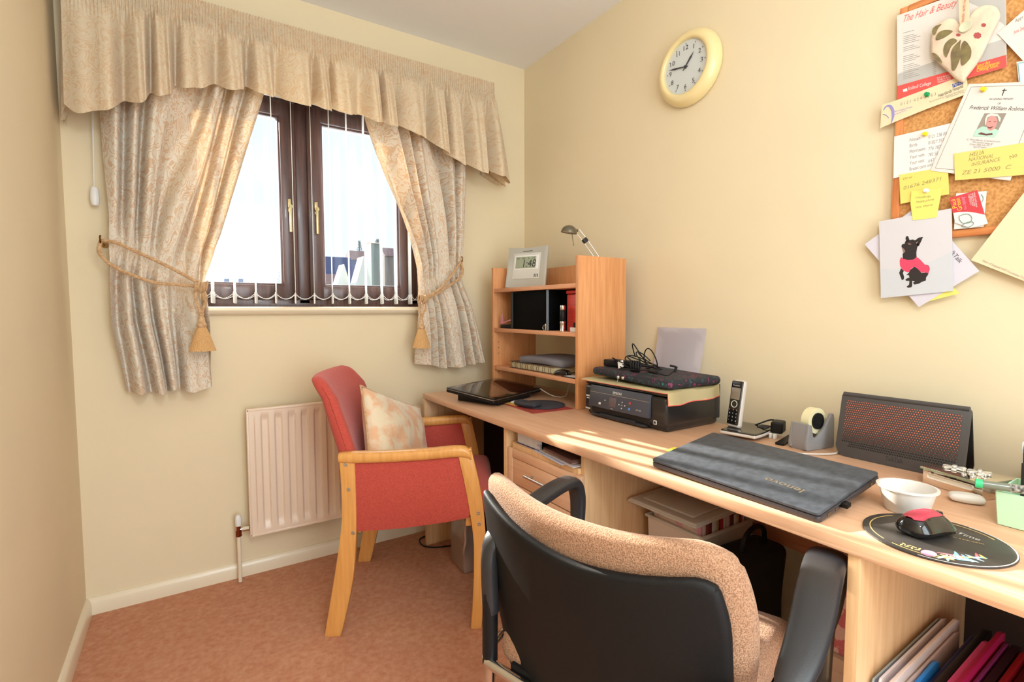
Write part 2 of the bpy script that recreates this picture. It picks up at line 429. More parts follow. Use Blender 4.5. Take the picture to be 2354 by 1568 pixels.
for side in (-1, 1):
    b = BM()
    for x0, x1 in zip(xs[:-1], xs[1:]):
        o = side * .036
        P = []
        for i in range(13):
            t = i / 12; P.append((x0 + (x1 - x0) * t + dx * o, YS + dy * o, zb + .045 - .024 * (1 - (2 * t - 1) ** 2)))
        sweep(b, P, .0012, seg=6)
        for p in P[::1]: box(b, (p[0] - .002, p[1] - .002, p[2] - .002), (p[0] + .002, p[1] + .002, p[2] + .002), .0014, seg=1)
    obj('bead_chain', b, M_white, bl)

# ------------------------------------------------------------------ valance
def lerp_table(T, x):
    if x <= T[0][0]: return T[0][1]
    for (a, b_), (c, d) in zip(T, T[1:]):
        if x <= c: return b_ + (d - b_) * (x - a) / (c - a)
    return T[-1][1]
VB = [(-.335, 1.832), (-.263, 1.835), (-.155, 1.872), (-.10, 1.90), (-.02, 1.945), (.05, 1.985), (.13, 2.0), (.227, 2.012), (.35, 2.0), (.5, 2.0), (.66, 1.997), (.77, 1.99), (.886, 1.98), (1.0, 1.95), (1.07, 1.915), (1.14, 1.875), (1.24, 1.855), (1.345, 1.85)]
def fold(s, seed=0, k=1.0):
    """irregular gathered folds, -1..1, pinched valleys and full crests"""
    a = s * k + .9 * noise.noise(Vector((s * .55 * k, seed, 3.1)))
    v = math.sin(2 * PI * a)
    v += .35 * math.sin(2 * PI * (a * 1.93 + .3 + seed))
    return max(-1, min(1, v * .8))
def pleat(s):
    # flat crests with pinched narrow valleys, spacing 7 to 13 cm
    a = s * 9.3 + .9 * noise.noise(Vector((s * 5, 2, 3.1)))
    c = math.cos(2 * PI * a); v = 1 - 2 * (1 - (c + 1) / 2) ** 3.2
    return v + .22 * math.sin(2 * PI * a * 2.4 + 1)
def valance():
    pts = []; y0 = 2.285; x0, x1 = -.312, 1.372; N = 1150
    path = [(x0 - .004, 2.425, 0)] + [(x0, y0 + .03 - .03, 0)]
    # walk: return at the left, the front, return at the right
    segs = [((x0 - .006, 2.43), (x0, y0)), ((x0, y0), (x1, y0)), ((x1, y0), (x1 + .012, 2.43))]
    L = [math.dist(*s) for s in segs]; T = sum(L); rows = []; uv = []; zt = 2.312
    hs = [0, .008, .016, .03, .045, .06, .075, .085] ; nz = 26
    for r in range(len(hs) + nz):
        row, uvr = [], []
        for i in range(N + 1):
            s = T * i / N; q = s; k = 0
            while k < 2 and q > L[k]: q -= L[k]; k += 1
            (ax, ay), (bx, by) = segs[k]; t = q / L[k]; x = ax + (bx - ax) * t; y = ay + (by - ay) * t
            nx, ny = ((-1, 0), (0, -1), (1, 0))[k]
            if k != 1:   # soft corner
                w_ = min(1, abs((L[0] - s) if k == 0 else (s - L[0] - L[1])) / .03); nx *= w_; ny = -(1 - w_)
            zbm = lerp_table(VB, x) + .006 * noise.noise(Vector((s * 22, 1.7, 0)))
            rib = .0052 * math.sin(2 * PI * s / .0106 + 1.2 * noise.noise(Vector((s * 9, 0, 0)))) 
            if r < len(hs):
                z = zt - hs[r]; d = rib
                if hs[r] > .055: d += .008 * (hs[r] - .055) / .03 * pleat(s)
            else:
                t2 = (r - len(hs) + 1) / nz; z = zt - .085 - (zt - .085 - zbm) * t2
                amp = .012 + .036 * t2 ** .6
                f1 = pleat(s) 
                d = rib * max(0, 1 - t2 * 5) + amp * f1 + .032 * t2
                z += .024 * t2 ** 3 * -f1
                x += .008 * t2 * math.cos(2 * PI * (s * 9.3 + .9 * noise.noise(Vector((s * 5, 2, 3.1)))))
            if x < x0 + .10: d *= .25 + .75 * max(0, (x - x0) / .10)
            row.append((x + nx * d + (.012 * max(0, (x - 1.25)) / .1 * max(0, (2.25 - z) / .4)), y + ny * d, z)); uvr.append((s * 1.6, z))
        rows.append(row); uv.append(uvr)
    b = BM(); grid(b, rows, uv); return b
vl = thing('curtain_valance', 'gathered beige valance with pencil-pleat heading above the window', 'valance', (.5, 2.36, 1.84))
obj('valance_cloth', valance(), M_val, vl, smooth=180)
b = BM(); box(b, (-.34, 2.292, 2.275), (1.36, 2.436, 2.288), .001); obj('pelmet_board', b, M_white, vl)

# ------------------------------------------------------------------ curtains
def curtain(LB, RB, zt, seed, nf, amp, tie, y0=2.358, N=420, NZ=90, hem=None):
    rows, uv = [], []
    zbm = .85
    for i in range(NZ + 1):
        v = i / NZ; row, uvr = [], []
        for j in range(N + 1):
            u = j / N
            zb_ = lerp_table(hem, u) if hem else zbm
            z = zt - (zt - zb_) * v
            xl, xr = lerp_table(LB, z), lerp_table(RB, z)
            ww = xr - xl
            tk = math.exp(-((z - tie(u)) / .07) ** 2)      # squeezed by the tieback
            A = amp * (1 - .70 * tk) * (.55 + .45 * min(1, abs(z - tie(u)) / .25))
            ph = nf * u + 1.0 * noise.noise(Vector((u * 3.2, seed, z * .7))) 
            c_ = math.cos(2 * PI * ph); f = 1 - 2 * (1 - (c_ + 1) / 2) ** 2.4
            f += .22 * math.sin(2 * PI * (ph * 2.13 + seed))
            x = xl + ww * u + .010 * math.cos(2 * PI * ph) * (1 - tk)
            y = y0 - A * f - .012 * tk
            row.append((x, max(2.292, min(y, 2.405)), z)); uvr.append((u * .95, z))
        rows.append(row); uv.append(uvr)
    b = BM(); grid(b, rows, uv); return b
LL = [(.84, -.185), (.95, -.20), (1.11, -.228), (1.27, -.232), (1.39, -.222), (1.56, -.222), (1.85, -.226), (2.25, -.225)]
LR = [(.84, .088), (1.0, .089), (1.10, .083), (1.18, .075), (1.26, .066), (1.31, .077), (1.40, .10), (1.45, .119), (1.6, .165), (1.7, .195), (2.03, .291), (2.25, .35)]
ct = thing('curtain', 'left damask curtain, longer drop, held back by a tasselled cord', 'curtain', (-.07, 2.345, .84), group='window curtains')
obj('curtain_cloth', curtain(LL, LR, 2.25, 1.3, 4.6, .046, lambda u: 1.40 - .15 * u, hem=[(0, .845), (.45, .832), (.5, .85), (.55, .845), (.75, .832), (1, .86)]), M_curt, ct, smooth=180)
RL = [(.85, .962), (1.05, .965), (1.15, .965), (1.22, .962), (1.26, .965), (1.36, .945), (1.47, .91), (1.73, .823), (2.0, .746), (2.25, .68)]
RR = [(.86, 1.322), (.95, 1.30), (1.05, 1.278), (1.18, 1.243), (1.28, 1.205), (1.32, 1.196), (1.40, 1.207), (1.6, 1.21), (1.85, 1.211), (2.25, 1.21)]
ct2 = thing('curtain', 'right damask curtain, held back beside the desk shelf unit', 'curtain', (1.12, 2.345, .85), group='window curtains')
obj('curtain_cloth', curtain(RL, RR, 2.25, 4.1, 5.0, .040, lambda u: 1.235 + .15 * u, hem=[(0, .885), (.28, .872), (.32, .86), (.6, .858), (.8, .868), (1, .875)]), M_curt, ct2, smooth=180)
def tieback(lab, hook, ends, up1, up2, knot, tassel, hookdir):
    t = thing('curtain_tieback', lab, 'tieback', (tassel[0], tassel[1], tassel[2] - .13), group='curtain tiebacks')
    b = BM()
    for P in (up1, up2): rope(b, resample(smoothpath(P, 10), .003), .0062)
    for P in ends: rope(b, resample(smoothpath(P, 8), .003), .0052)
    obj('cord', b, M_rope, t)
    b = BM()
    for k in range(5):   # wound knot
        c = Vector(knot) + Vector((-.018 + .009 * k, -.004, .004 * math.sin(k * 2)))
        P = [c + Vector((.003 * math.sin(a), .015 * math.cos(a), .017 * math.sin(a))) for a in [2 * PI * i / 20 for i in range(20)]]
        sweep(b, P, .0046, seg=6, closed=True)
    obj('knot', b, M_rope, t)
    x, y, z = tassel; Mt = Matrix.Translation((x, y, z))
    b = BM(); lathe(b, [(.004, .052), (.0085, .046), (.0095, .040), (.007, .034), (.011, .026), (.012, .010), (.0165, .004), (.0175, -.004), (.015, -.009), (.012, -.012)], 20, Mt); obj('tassel_head', b, M_rope, t)
    b = BM(); rr = []
    seg = 72
    for i in range(9):
        v = i / 8; r = .014 + .030 * v ** .8; rr.append([(x + (r + .0016 * (k % 2) * v) * math.cos(2 * PI * k / seg), y + (r * .8 + .0016 * (k % 2) * v) * math.sin(2 * PI * k / seg), z - .008 - .094 * v + (.003 * random.random() if i == 8 else 0)) for k in range(seg + 1)])
    grid(b, rr); 
    prism(b, [(x + .04 * math.cos(a), y + .032 * math.sin(a)) for a in [2 * PI * k / 24 for k in range(24)]], .001, Matrix.Translation((0, 0, z - .094)))
    obj('tassel_skirt', b, M_tassel, t, smooth=20)
    h = thing('tieback_hook', 'brass wall hook holding the %s curtain cord' % ('left' if hook[0] < .3 else 'right'), 'hook', hook, group='curtain hooks')
    b = BM(); hx, hy, hz = hook; cyl(b, (hx, YW, hz), (hx, YW - .006, hz), .011); sweep(b, smoothpath([(hx, YW, hz), (hx, 2.36, hz), (hx, 2.315, hz - .006), (hx, 2.305, hz + .014), (hx, 2.315, hz + .02)], 6), .003, seg=8)
    obj('hook_rod', b, mat('aged_brass', (120, 84, 44), .3, metal=1), h)
tieback('beige rope tieback with tassel around the left curtain', (-.243, 2.40, 1.398),
        [[(.042, 2.268, 1.235), (.036, 2.262, 1.20), (.047, 2.262, 1.155), (.050, 2.265, 1.135)], [(.062, 2.268, 1.235), (.070, 2.262, 1.20), (.058, 2.262, 1.155), (.054, 2.265, 1.135)]],
        [(-.243, 2.32, 1.403), (-.20, 2.30, 1.395), (-.158, 2.288, 1.374), (-.05, 2.28, 1.318), (.039, 2.275, 1.262), (.055, 2.275, 1.245)],
        [(-.243, 2.32, 1.40), (-.246, 2.305, 1.355), (-.20, 2.296, 1.305), (-.10, 2.284, 1.258), (-.03, 2.28, 1.25), (.04, 2.275, 1.245)],
        (.055, 2.272, 1.242), (.052, 2.27, 1.098), 1)
tieback('beige rope tieback with tassel around the right curtain', (1.19, 2.40, 1.402),
        [[(.945, 2.275, 1.195), (.938, 2.268, 1.17), (.945, 2.268, 1.13), (.947, 2.27, 1.11)], [(.972, 2.275, 1.195), (.968, 2.268, 1.16), (.955, 2.268, 1.13), (.951, 2.27, 1.11)]],
        [(1.19, 2.32, 1.402), (1.165, 2.305, 1.375), (1.12, 2.29, 1.325), (1.058, 2.28, 1.262), (1.0, 2.278, 1.225), (.965, 2.278, 1.21)],
        [(1.19, 2.32, 1.40), (1.19, 2.305, 1.35), (1.17, 2.295, 1.315), (1.10, 2.284, 1.27), (1.02, 2.28, 1.225), (.965, 2.278, 1.205)],
        (.96, 2.276, 1.205), (.949, 2.272, 1.072), -1)
cc = thing('curtain_pull_cord', 'white pull cord with acorn weight hanging left of the curtain', 'cord', (-.262, 2.40, 1.53))
b = BM(); sweep(b, [(-.254, 2.40, 2.27), (-.257, 2.40, 1.9), (-.262, 2.40, 1.64), (-.262, 2.40, 1.60)], .0011, seg=6); sweep(b, [(-.249, 2.40, 2.27), (-.253, 2.40, 1.9), (-.261, 2.40, 1.64), (-.262, 2.40, 1.60)], .0011, seg=6); obj('cord', b, M_white, cc)
b = BM(); lathe(b, [(.003, .07), (.008, .068), (.0125, .058), (.014, .03), (.013, .012), (.009, .002), (.004, 0)], 20, Matrix.Translation((-.262, 2.40, 1.535))); obj('acorn_weight', b, M_white, cc)

# ------------------------------------------------------------------ radiator
rad = thing('radiator', 'cream ribbed panel radiator under the window', 'radiator', (.45, 2.385, .12))
RX0, RX1, RZ0, RZ1, RY = .202, .735, .196, .738, 2.352
b = BM(); rows = []; NX, NZ = 220, 40
def radd(x, z):
    q = ((x - .268) / .0533); fr = q - math.floor(q) ; k = math.floor(q)
    if x < .228 or x > RX1 - .02: return 0
    c = abs(fr - .0 if fr < .5 else fr - 1) * .0533     # distance to a channel centre
    a = max(0, min(1, (.0165 - c) / .006)); a = a * a * (3 - 2 * a)
    zz = min(z - (RZ0 + .04), (RZ1 - .034) - z); zz = max(0, min(1, (zz + .008) / .016)); zz = zz * zz * (3 - 2 * zz)
    return .011 * a * zz
for i in range(NZ + 1):
    t = i / NZ; z = RZ0 + (RZ1 - RZ0) * (t if True else t)
    rows.append([(RX0 + (RX1 - RX0) * j / NX, RY + radd(RX0 + (RX1 - RX0) * j / NX, z), z) for j in range(NX + 1)])
grid(b, rows)
box(b, (RX0 - .002, RY - .001, RZ1 - .008), (RX1 + .002, RY + .024, RZ1 + .003), .002); box(b, (RX0 - .002, RY - .001, RZ0 - .003), (RX1 + .002, RY + .024, RZ0 + .008), .002)
box(b, (RX0 - .003, RY - .001, RZ0), (RX0 + .006, RY + .024, RZ1), .002); box(b, (RX1 - .006, RY - .001, RZ0), (RX1 + .003, RY + .024, RZ1), .002)
box(b, (RX0, RY + .018, RZ0), (RX1, RY + .023, RZ1))
obj('panel', b, M_rad, rad, smooth=60)
b = BM()
for x in (.28, .66): box(b, (x - .015, RY + .023, RZ0 + .05), (x + .015, YW, RZ1 - .05), .002)
obj('wall_bracket', b, M_rad, rad)
vv = thing('radiator_valve', 'small copper and white valve at the lower left of the radiator', 'valve', (.165, 2.38, .11))
b = BM(); lathe(b, [(.011, 0), (.0125, .01), (.0125, .03), (.010, .042), (.006, .046)], 18, Matrix.Translation((.158, 2.38, .245))); obj('cap', b, M_white, vv)
b = BM(); cyl(b, (.158, 2.38, .205), (.158, 2.38, .245), .008); cyl(b, (.158, 2.38, .20), (.158, 2.38, .222), .0125, 6); obj('valve_body', b, mat('copper', (150, 84, 56), .3, metal=1), vv)
b = BM(); cyl(b, (.158, 2.38, .228), (.185, 2.38, .228), .006); cyl(b, (.175, 2.38, .228), (.198, 2.375, .228), .012, 6); obj('union_nut', b, M_chrome, vv)
b = BM(); sweep(b, [(.158, 2.38, .20), (.158, 2.38, .002)], .0075, seg=12); obj('pipe', b, M_gloss, vv)

# ------------------------------------------------------------------ wall clock
CX0 = Vector((XR, 1.299, 2.066)); clock = thing('wall_clock', 'round cream wall clock with white face', 'clock', (1.61, CX0.y, CX0.z - .137))
Mc = frame((XR, CX0.y, CX0.z), (0, -1, 0), (0, 0, 1))     # local x to the viewer's right, z out of the wall
M_cream = mat('cream_clock_plastic', (238, 217, 162), .3, coat=.3)
b = BM(); R_ = .138
lathe(b, [(0, .001), (R_ - .012, .001), (R_ - .002, .004), (R_, .012), (R_ - .001, .022), (R_ - .007, .036), (R_ - .017, .046), (R_ - .028, .051), (R_ - .036, .050), (R_ - .041, .045), (R_ - .043, .036), (0, .035)], 72, Mc, caps=False); obj('case', b, M_cream, clock, smooth=60)
b = BM(); lathe(b, [(0, .0365), (R_ - .043, .0365), (R_ - .043, .0355)], 64, Mc, caps=False); face = obj('dial', b, mat('clock_dial', (226, 224, 222), .5), clock)
def on_clock(x, y, z=.0372): return Mc @ Matrix.Translation((x, y, z))
for k in range(1, 13):
    a = PI / 2 - k * PI / 6; rr = .071; hgt = .0165; s = str(k); wd = .0105 * len(s) if k != 11 else .014
    if k == 1: wd = .003
    text(face, s, on_clock(rr * math.cos(a), rr * math.sin(a) - hgt / 2), width=wd, height=hgt, m=M_ink, name='numeral', center=True)
b = BM()
for k in range(12):
    a = k * PI / 6; box(b, (.083, -.0012, 0), (.088, .0012, .0004), 0, on_clock(0, 0) @ Matrix.Rotation(a, 4, 'Z'))
obj('minute_marks', b, M_ink, face, smooth=0)
def hand(nm, deg, L, w_, z):
    b = BM(); prism(b, [(-.014, -w_ * .6), (L * .45, -w_), (L * .62, -w_ * 1.3), (L, 0), (L * .62, w_ * 1.3), (L * .45, w_), (-.014, w_ * .6)], .0008, on_clock(0, 0, z) @ Matrix.Rotation(math.radians(90 - deg), 4, 'Z'))
    obj(nm, b, M_ink, clock, smooth=0)
hand('hour_hand', 42, .056, .0032, .0395); hand('minute_hand', 281, .078, .0026, .041)
b = BM(); lathe(b, [(.006, .0365), (.006, .042), (.003, .043), (0, .043)], 16, Mc); obj('hub', b, M_ink, clock)
b = BM(); lathe(b, [(0, .0475), (R_ - .038, .0455), (R_ - .038, .0450), (0, .0470)], 64, Mc, caps=False); obj('clock_glass', b, M_glass, clock)
# ================================================================== ARMCHAIR
def armchair():
    t = thing('armchair', 'salmon red upholstered armchair with pale wooden frame and arms', 'chair', (.398, 1.789, 0), math.atan2(-.471, .883))
    def side(s0, s1, near):
        for nm, A, B in (('rear_leg', [(-.030, 0), (-.012, .10), (.009, .214), (.028, .33), (.040, .431), (.040, .545), (.033, .655)], [(.027, 0), (.052, .10), (.075, .214), (.086, .33), (.090, .43), (.090, .545), (.088, .65)]),
                         ('front_leg', [(.485, 0), (.494, .12), (.498, .238), (.495, .356), (.473, .503), (.447, .63), (.440, .655)], [(.524, 0), (.534, .12), (.539, .238), (.541, .354), (.527, .50), (.496, .645), (.490, .66)])):
            A2 = smoothpath([(a[0], a[1], 0) for a in A], 4); B2 = smoothpath([(a[0], a[1], 0) for a in B], 4)
            b = BM(); prism(b, [(p.x, p.y) for p in A2] + [(p.x, p.y) for p in reversed(B2)], s1 - s0, Matrix(((1, 0, 0, 0), (0, 0, -1, s1), (0, 1, 0, 0), (0, 0, 0, 1))), bev=.004)
            L = obj(nm, b, M_oak, t, world=False)
            pts = ((.058, .618), (.066, .53), (.078, .375)) if nm == 'rear_leg' else ((.515, .43), (.518, .39))
            for f, z in pts:
                y = s0 - .001 if near else s1 + .001
                b = BM(); lathe(b, [(0, -.001), (.0065, -.001), (.0065, .001), (.0045, .0015), (.002, .0006), (0, .0006)], 14, Matrix.Translation((f, y, z)) @ Matrix.Rotation(PI / 2 if near else -PI / 2, 4, 'X')); obj('screw', b, M_steel, L, world=False)
        c = (s0 + s1) / 2; b = BM()
        P = [(.034, c, .640), (.08, c, .640), (.20, c, .640), (.34, c, .645), (.43, c, .651), (.472, c, .648), (.492, c, .634)]
        W = [.020, .023, .024, .024, .024, .022, .018]; H = [.017, .021, .020, .020, .020, .020, .016]
        Q = smoothpath(P, 4); n = len(Q)
        ri = lambda T: [T[min(len(T) - 1, int(i / 4))] + (T[min(len(T) - 1, int(i / 4) + 1)] - T[min(len(T) - 1, int(i / 4))]) * ((i % 4) / 4) for i in range(n)]
        # squarish section
        rw, rh = ri(W), ri(H); bb = bmesh.new(); rings = []
        for i, p in enumerate(Q):
            ring = []
            for k in range(16):
                a = 2 * PI * k / 16; ca, sa = math.cos(a), math.sin(a); q = (abs(ca) ** 3.2 + abs(sa) ** 3.2) ** (-1 / 3.2)
                ring.append(bb.verts.new((p.x, p.y + ca * q * rw[i], p.z + sa * q * rh[i])))
            rings.append(ring)
        for A, B in zip(rings, rings[1:]):
            for k in range(16): bb.faces.new((A[k], A[(k + 1) % 16], B[(k + 1) % 16], B[k]))
        bb.faces.new(rings[0]); bb.faces.new(rings[-1]); merge(b, bb)
        obj('armrest', b, M_oak, t, world=False, smooth=60)
        b = BM()
        out = [(.080, .386), (.092, .376), (.11, .375), (.25, .380), (.40, .396), (.47, .407), (.484, .414), (.487, .43), (.478, .50), (.455, .60), (.448, .632), (.08, .632)]
        prism(b, out, .020, Matrix(((1, 0, 0, 0), (0, 0, -1, c + .010), (0, 1, 0, 0), (0, 0, 0, 1))), bev=.005)
        obj('side_panel', b, M_red, t, world=False)
    side(0, .030, True); side(.536, .566, False)
    def fseat(x, y, z):
        z2 = z + (.012 * math.cos(min(1, abs(y) / .25) * PI / 2) if z > 0 else 0)
        if x > .2: z2 -= (x - .2) ** 2 * 2.5
        return (x + .325, y + .283, z2 + .452 + .0 * x)
    b = BM(); rbox(b, (.50, .490, .085), .03, (14, 12, 2), fseat); obj('seat', b, M_red, t, world=False, smooth=180)
    def fback(x, y, z):
        w = (z + .255) / .51                                  # 0 bottom .. 1 top
        sc = 1.0
        if w > .72: k = (w - .72) / .28; sc = 1 - .20 * k ** 2.6
        base = .078 - .13 * max(0, w) ** 1.25
        wrap = .035 * (abs(y) / .25) ** 2.2 * (1 - .3 * w)
        tip = -.03 * max(0, w - .85) / .15
        return (x * (1 - .35 * max(0, w - .6)) + base + wrap + tip, y * sc + .283, z + .660)
    b = BM(); rbox(b, (.062, .505, .51), .026, (2, 16, 18), fback); bk = obj('backrest', b, M_red, t, world=False, smooth=180)
    b = BM(); P = []
    for i in range(25):
        w = i / 24; z = -.25 + .47 * w; q = fback(-.0, -.2525, z); P.append((q[0], q[1] + (.001 if w < .8 else .001), q[2]))
    sweep(b, P, .0016, seg=6); obj('seam', b, mat('dark_red_thread', (150, 50, 46), .8), bk, world=False)
    b = BM(); box(b, (.08, .03, .36), (.10, .536, .40), .004); box(b, (.47, .03, .37), (.49, .536, .405), .004); obj('seat_rail', b, M_oak, t, world=False)
    return t
arm = armchair()
# the cushion leaning in the armchair
cu = thing('cushion', 'beige patterned cushion with piped edge leaning in the red armchair', 'cushion', (.398 + .883 * .2 + .475 * .25, 1.789 - .471 * .2 + .88 * .25, .50))
def pillow(Wd, Hd, T, n=26):
    top, bot = [], []; uvs = []
    for i in range(n + 1):
        r1, r2, ru = [], [], []
        for j in range(n + 1):
            a, c = 2 * j / n - 1, 2 * i / n - 1
            x = a * (1 - .10 * (1 - abs(c) ** 2) * 0 - .07 * (1 - c * c)) ; y = c * (1 - .07 * (1 - a * a))
            hgt = ((1 - abs(a) ** 2.6) * (1 - abs(c) ** 2.6)) ** .55
            wr = .010 * noise.noise(Vector((a * 2.2, c * 2.2, 7))) + .006 * noise.noise(Vector((a * 6, c * 3, 1)))
            r1.append(Vector((x * Wd / 2, y * Hd / 2, hgt * T / 2 + wr * hgt))); r2.append(Vector((x * Wd / 2, y * Hd / 2, -hgt * T / 2)))
            ru.append((a * .2, c * .2))
        top.append(r1); bot.append(r2); uvs.append(ru)
    return top, bot, uvs
Mch = ROOT[arm.name]
A_, B_, D_ = Vector((.048, .145, .868)), Vector((.228, .480, .720)), Vector((.160, .100, .535))
ctr = A_ + (B_ - A_) / 2 + (D_ - A_) / 2
Mp = Mch @ frame(ctr, B_ - A_, A_ - D_)
tp, bt, uvp = pillow((B_ - A_).length * 1.04, (D_ - A_).length * 1.04, .13)
def fix(rows):
    out = []
    for r in rows:
        rr = []
        for p in r:
            q = Mch.inverted() @ (Mp @ p)
            if q.z < .515: dz = .515 - q.z; q.z = .515 - .012 * min(1, dz / .05); q.x += dz * .35
            q.y = max(q.y, .042)
            rr.append(Mch @ q)
        out.append(rr)
    return out
b = BM(); t1, t2 = fix(tp), fix(bt); grid(b, t1, uvp); grid(b, t2, uvp); bmesh.ops.remove_doubles(b, verts=b.verts, dist=.0002)
M_cush2 = mat('cushion_satin', (226, 208, 180), .6, col2=(224, 176, 138), vs=16, vdetail=3, lo=.42, hi=.56, sheen=.3, bump=.15, bs=300)
cc_ = obj('cushion_cover', b, M_cush2, cu, smooth=180)
n = len(t1) - 1; edge = [t1[0][j] for j in range(n)] + [t1[i][n] for i in range(n)] + [t1[n][j] for j in range(n, 0, -1)] + [t1[i][0] for i in range(n, 0, -1)]
b = BM(); rope(b, resample(edge + [edge[0]], .004), .0042, pitch=.010); obj('piping', b, M_rope, cc_, smooth=60)

# ================================================================== OFFICE CHAIR
OC = Vector((.567, .659, 0)); oF = Vector((.96665, .2561, 0)); oth = math.atan2(oF.y, oF.x)
oc = thing('office_chair', 'tan cloth office chair with black moulded back and black arms', 'chair', OC, oth)
MO = ROOT[oc.name]      # local x forward, y to the left (window side)
lean = .14
def fb(off, wtop, wbot):
    def f(x, y, z):       # x thickness, y across, z 0..1 range centred
        h = (z + .24) / .48; zz = .335 + .458 * h
        if y > 0: wb_, wt_ = .17, .305
        else: wb_, wt_ = wbot, wtop
        half = wb_ + (wt_ - wb_) * min(1, max(0, (h + .02) / .62)) ** .8
        yy = y / .26 * half
        rr_ = .34; p_, q_ = (abs(y) / .26 - 1 + rr_) / rr_, (h - 1 + rr_) / rr_
        if p_ > 0 and q_ > 0: k_ = max(p_, q_) / math.hypot(p_, q_); yy *= 1 - (p_ * (1 - k_)) * rr_ * (.45 if y > 0 else .8); zz -= .458 * rr_ * .8 * q_ * (1 - k_) * (.55 if y > 0 else 1)
        c = abs(yy) / .27
        zz += .022 * c ** 2 * max(0, h) - .012 * (1 - c ** 2) * max(0, h)
        zz += max(0, yy) * -.03 * h
        xx = x + off + lean * (.8 - zz) + .064 * c ** 2.1 - .014
        return (xx, yy, zz)
    return f
b = BM(); rbox(b, (.050, .52, .48), .024, (2, 26, 20), fb(.014, .270, .235)); pad = obj('backrest_pad', b, M_tan, oc, world=False, smooth=180)
def fshell(x, y, z):
    h = (z + .22) / .44; zz = .270 + .478 * h
    t_ = min(1, max(0, (h + .02) / .80))
    halfL = .165 + (.272 - .165) * min(1, max(0, h / .62)) ** .75; halfR = .210 + (.246 - .210) * min(1, max(0, (h) / .5)) ** .8
    if .30 < h < .62: halfR += .030 * math.sin(PI * (h - .30) / .32) ** 2 * 0
    half = halfL if y > 0 else halfR
    yy = y / .25 * half
    rr_ = .22; p_, q_ = (abs(y) / .25 - 1 + rr_) / rr_, (h - 1 + rr_) / rr_
    if p_ > 0 and q_ > 0 and y < 0: k_ = max(p_, q_) / math.hypot(p_, q_); yy *= 1 - (p_ * (1 - k_)) * rr_ * .9; zz -= .478 * rr_ * .6 * q_ * (1 - k_)
    c = abs(yy) / .27
    zz += (.026 * c ** 2 - .026 * (1 - c ** 1.5)) * max(0, h) + max(0, yy) * -.02 * h
    xx = x - .022 + lean * (.8 - zz) + .064 * c ** 2.1 - .014
    return (xx, yy, zz)
b = BM(); rbox(b, (.022, .50, .44), .010, (2, 26, 20), fshell)
obj('back_shell', b, mat('black_shell_plastic', (19, 18, 19), .55, bump=.25, bs=900, spec=.25), oc, world=False, smooth=180)
def fs(x, y, z):
    if x < -.15: z -= (-.15 - x) ** 2 * 1.2
    if x > .15: z -= (x - .15) ** 2 * 2.2
    z -= .010 * (1 - min(1, abs(y) / .22)) if z > 0 else 0
    return (x * .94 + .262, y * .93, z + .450)
b = BM(); rbox(b, (.50, .50, .075), .032, (14, 12, 2), fs); obj('seat', b, M_tan, oc, world=False, smooth=180)
b = BM(); box(b, (.02, -.19, .395), (.40, .19, .425), .008); obj('seat_pan', b, M_black, oc, world=False)
inv = MO.inverted()
def L2(p): return inv @ Vector(p)
def arm_sweep(bm, P, W, H, seg=18):
    b_ = bmesh.new(); rings = []; N = len(P)
    for i, p in enumerate(P):
        t_ = (P[min(i + 1, N - 1)] - P[max(i - 1, 0)]).normalized(); s_ = Vector((0, 1, 0)); s_ = (s_ - t_ * s_.dot(t_)).normalized(); u = s_.cross(t_)
        k = 1 if 0 < i < N - 1 else .6
        rings.append([b_.verts.new(p + s_ * W[i] * k * math.copysign(abs(math.cos(a)) ** .75, math.cos(a)) + u * H[i] * k * math.copysign(abs(math.sin(a)) ** .75, math.sin(a))) for a in [2 * PI * q / seg for q in range(seg)]])
    for A, B in zip(rings, rings[1:]):
        for q in range(seg): b_.faces.new((A[q], A[(q + 1) % seg], B[(q + 1) % seg], B[q]))
    b_.faces.new(rings[0]); b_.faces.new(rings[-1]); merge(bm, b_)
M_armp = mat('black_arm_plastic', (46, 46, 49), .38, bump=.15, bs=700)
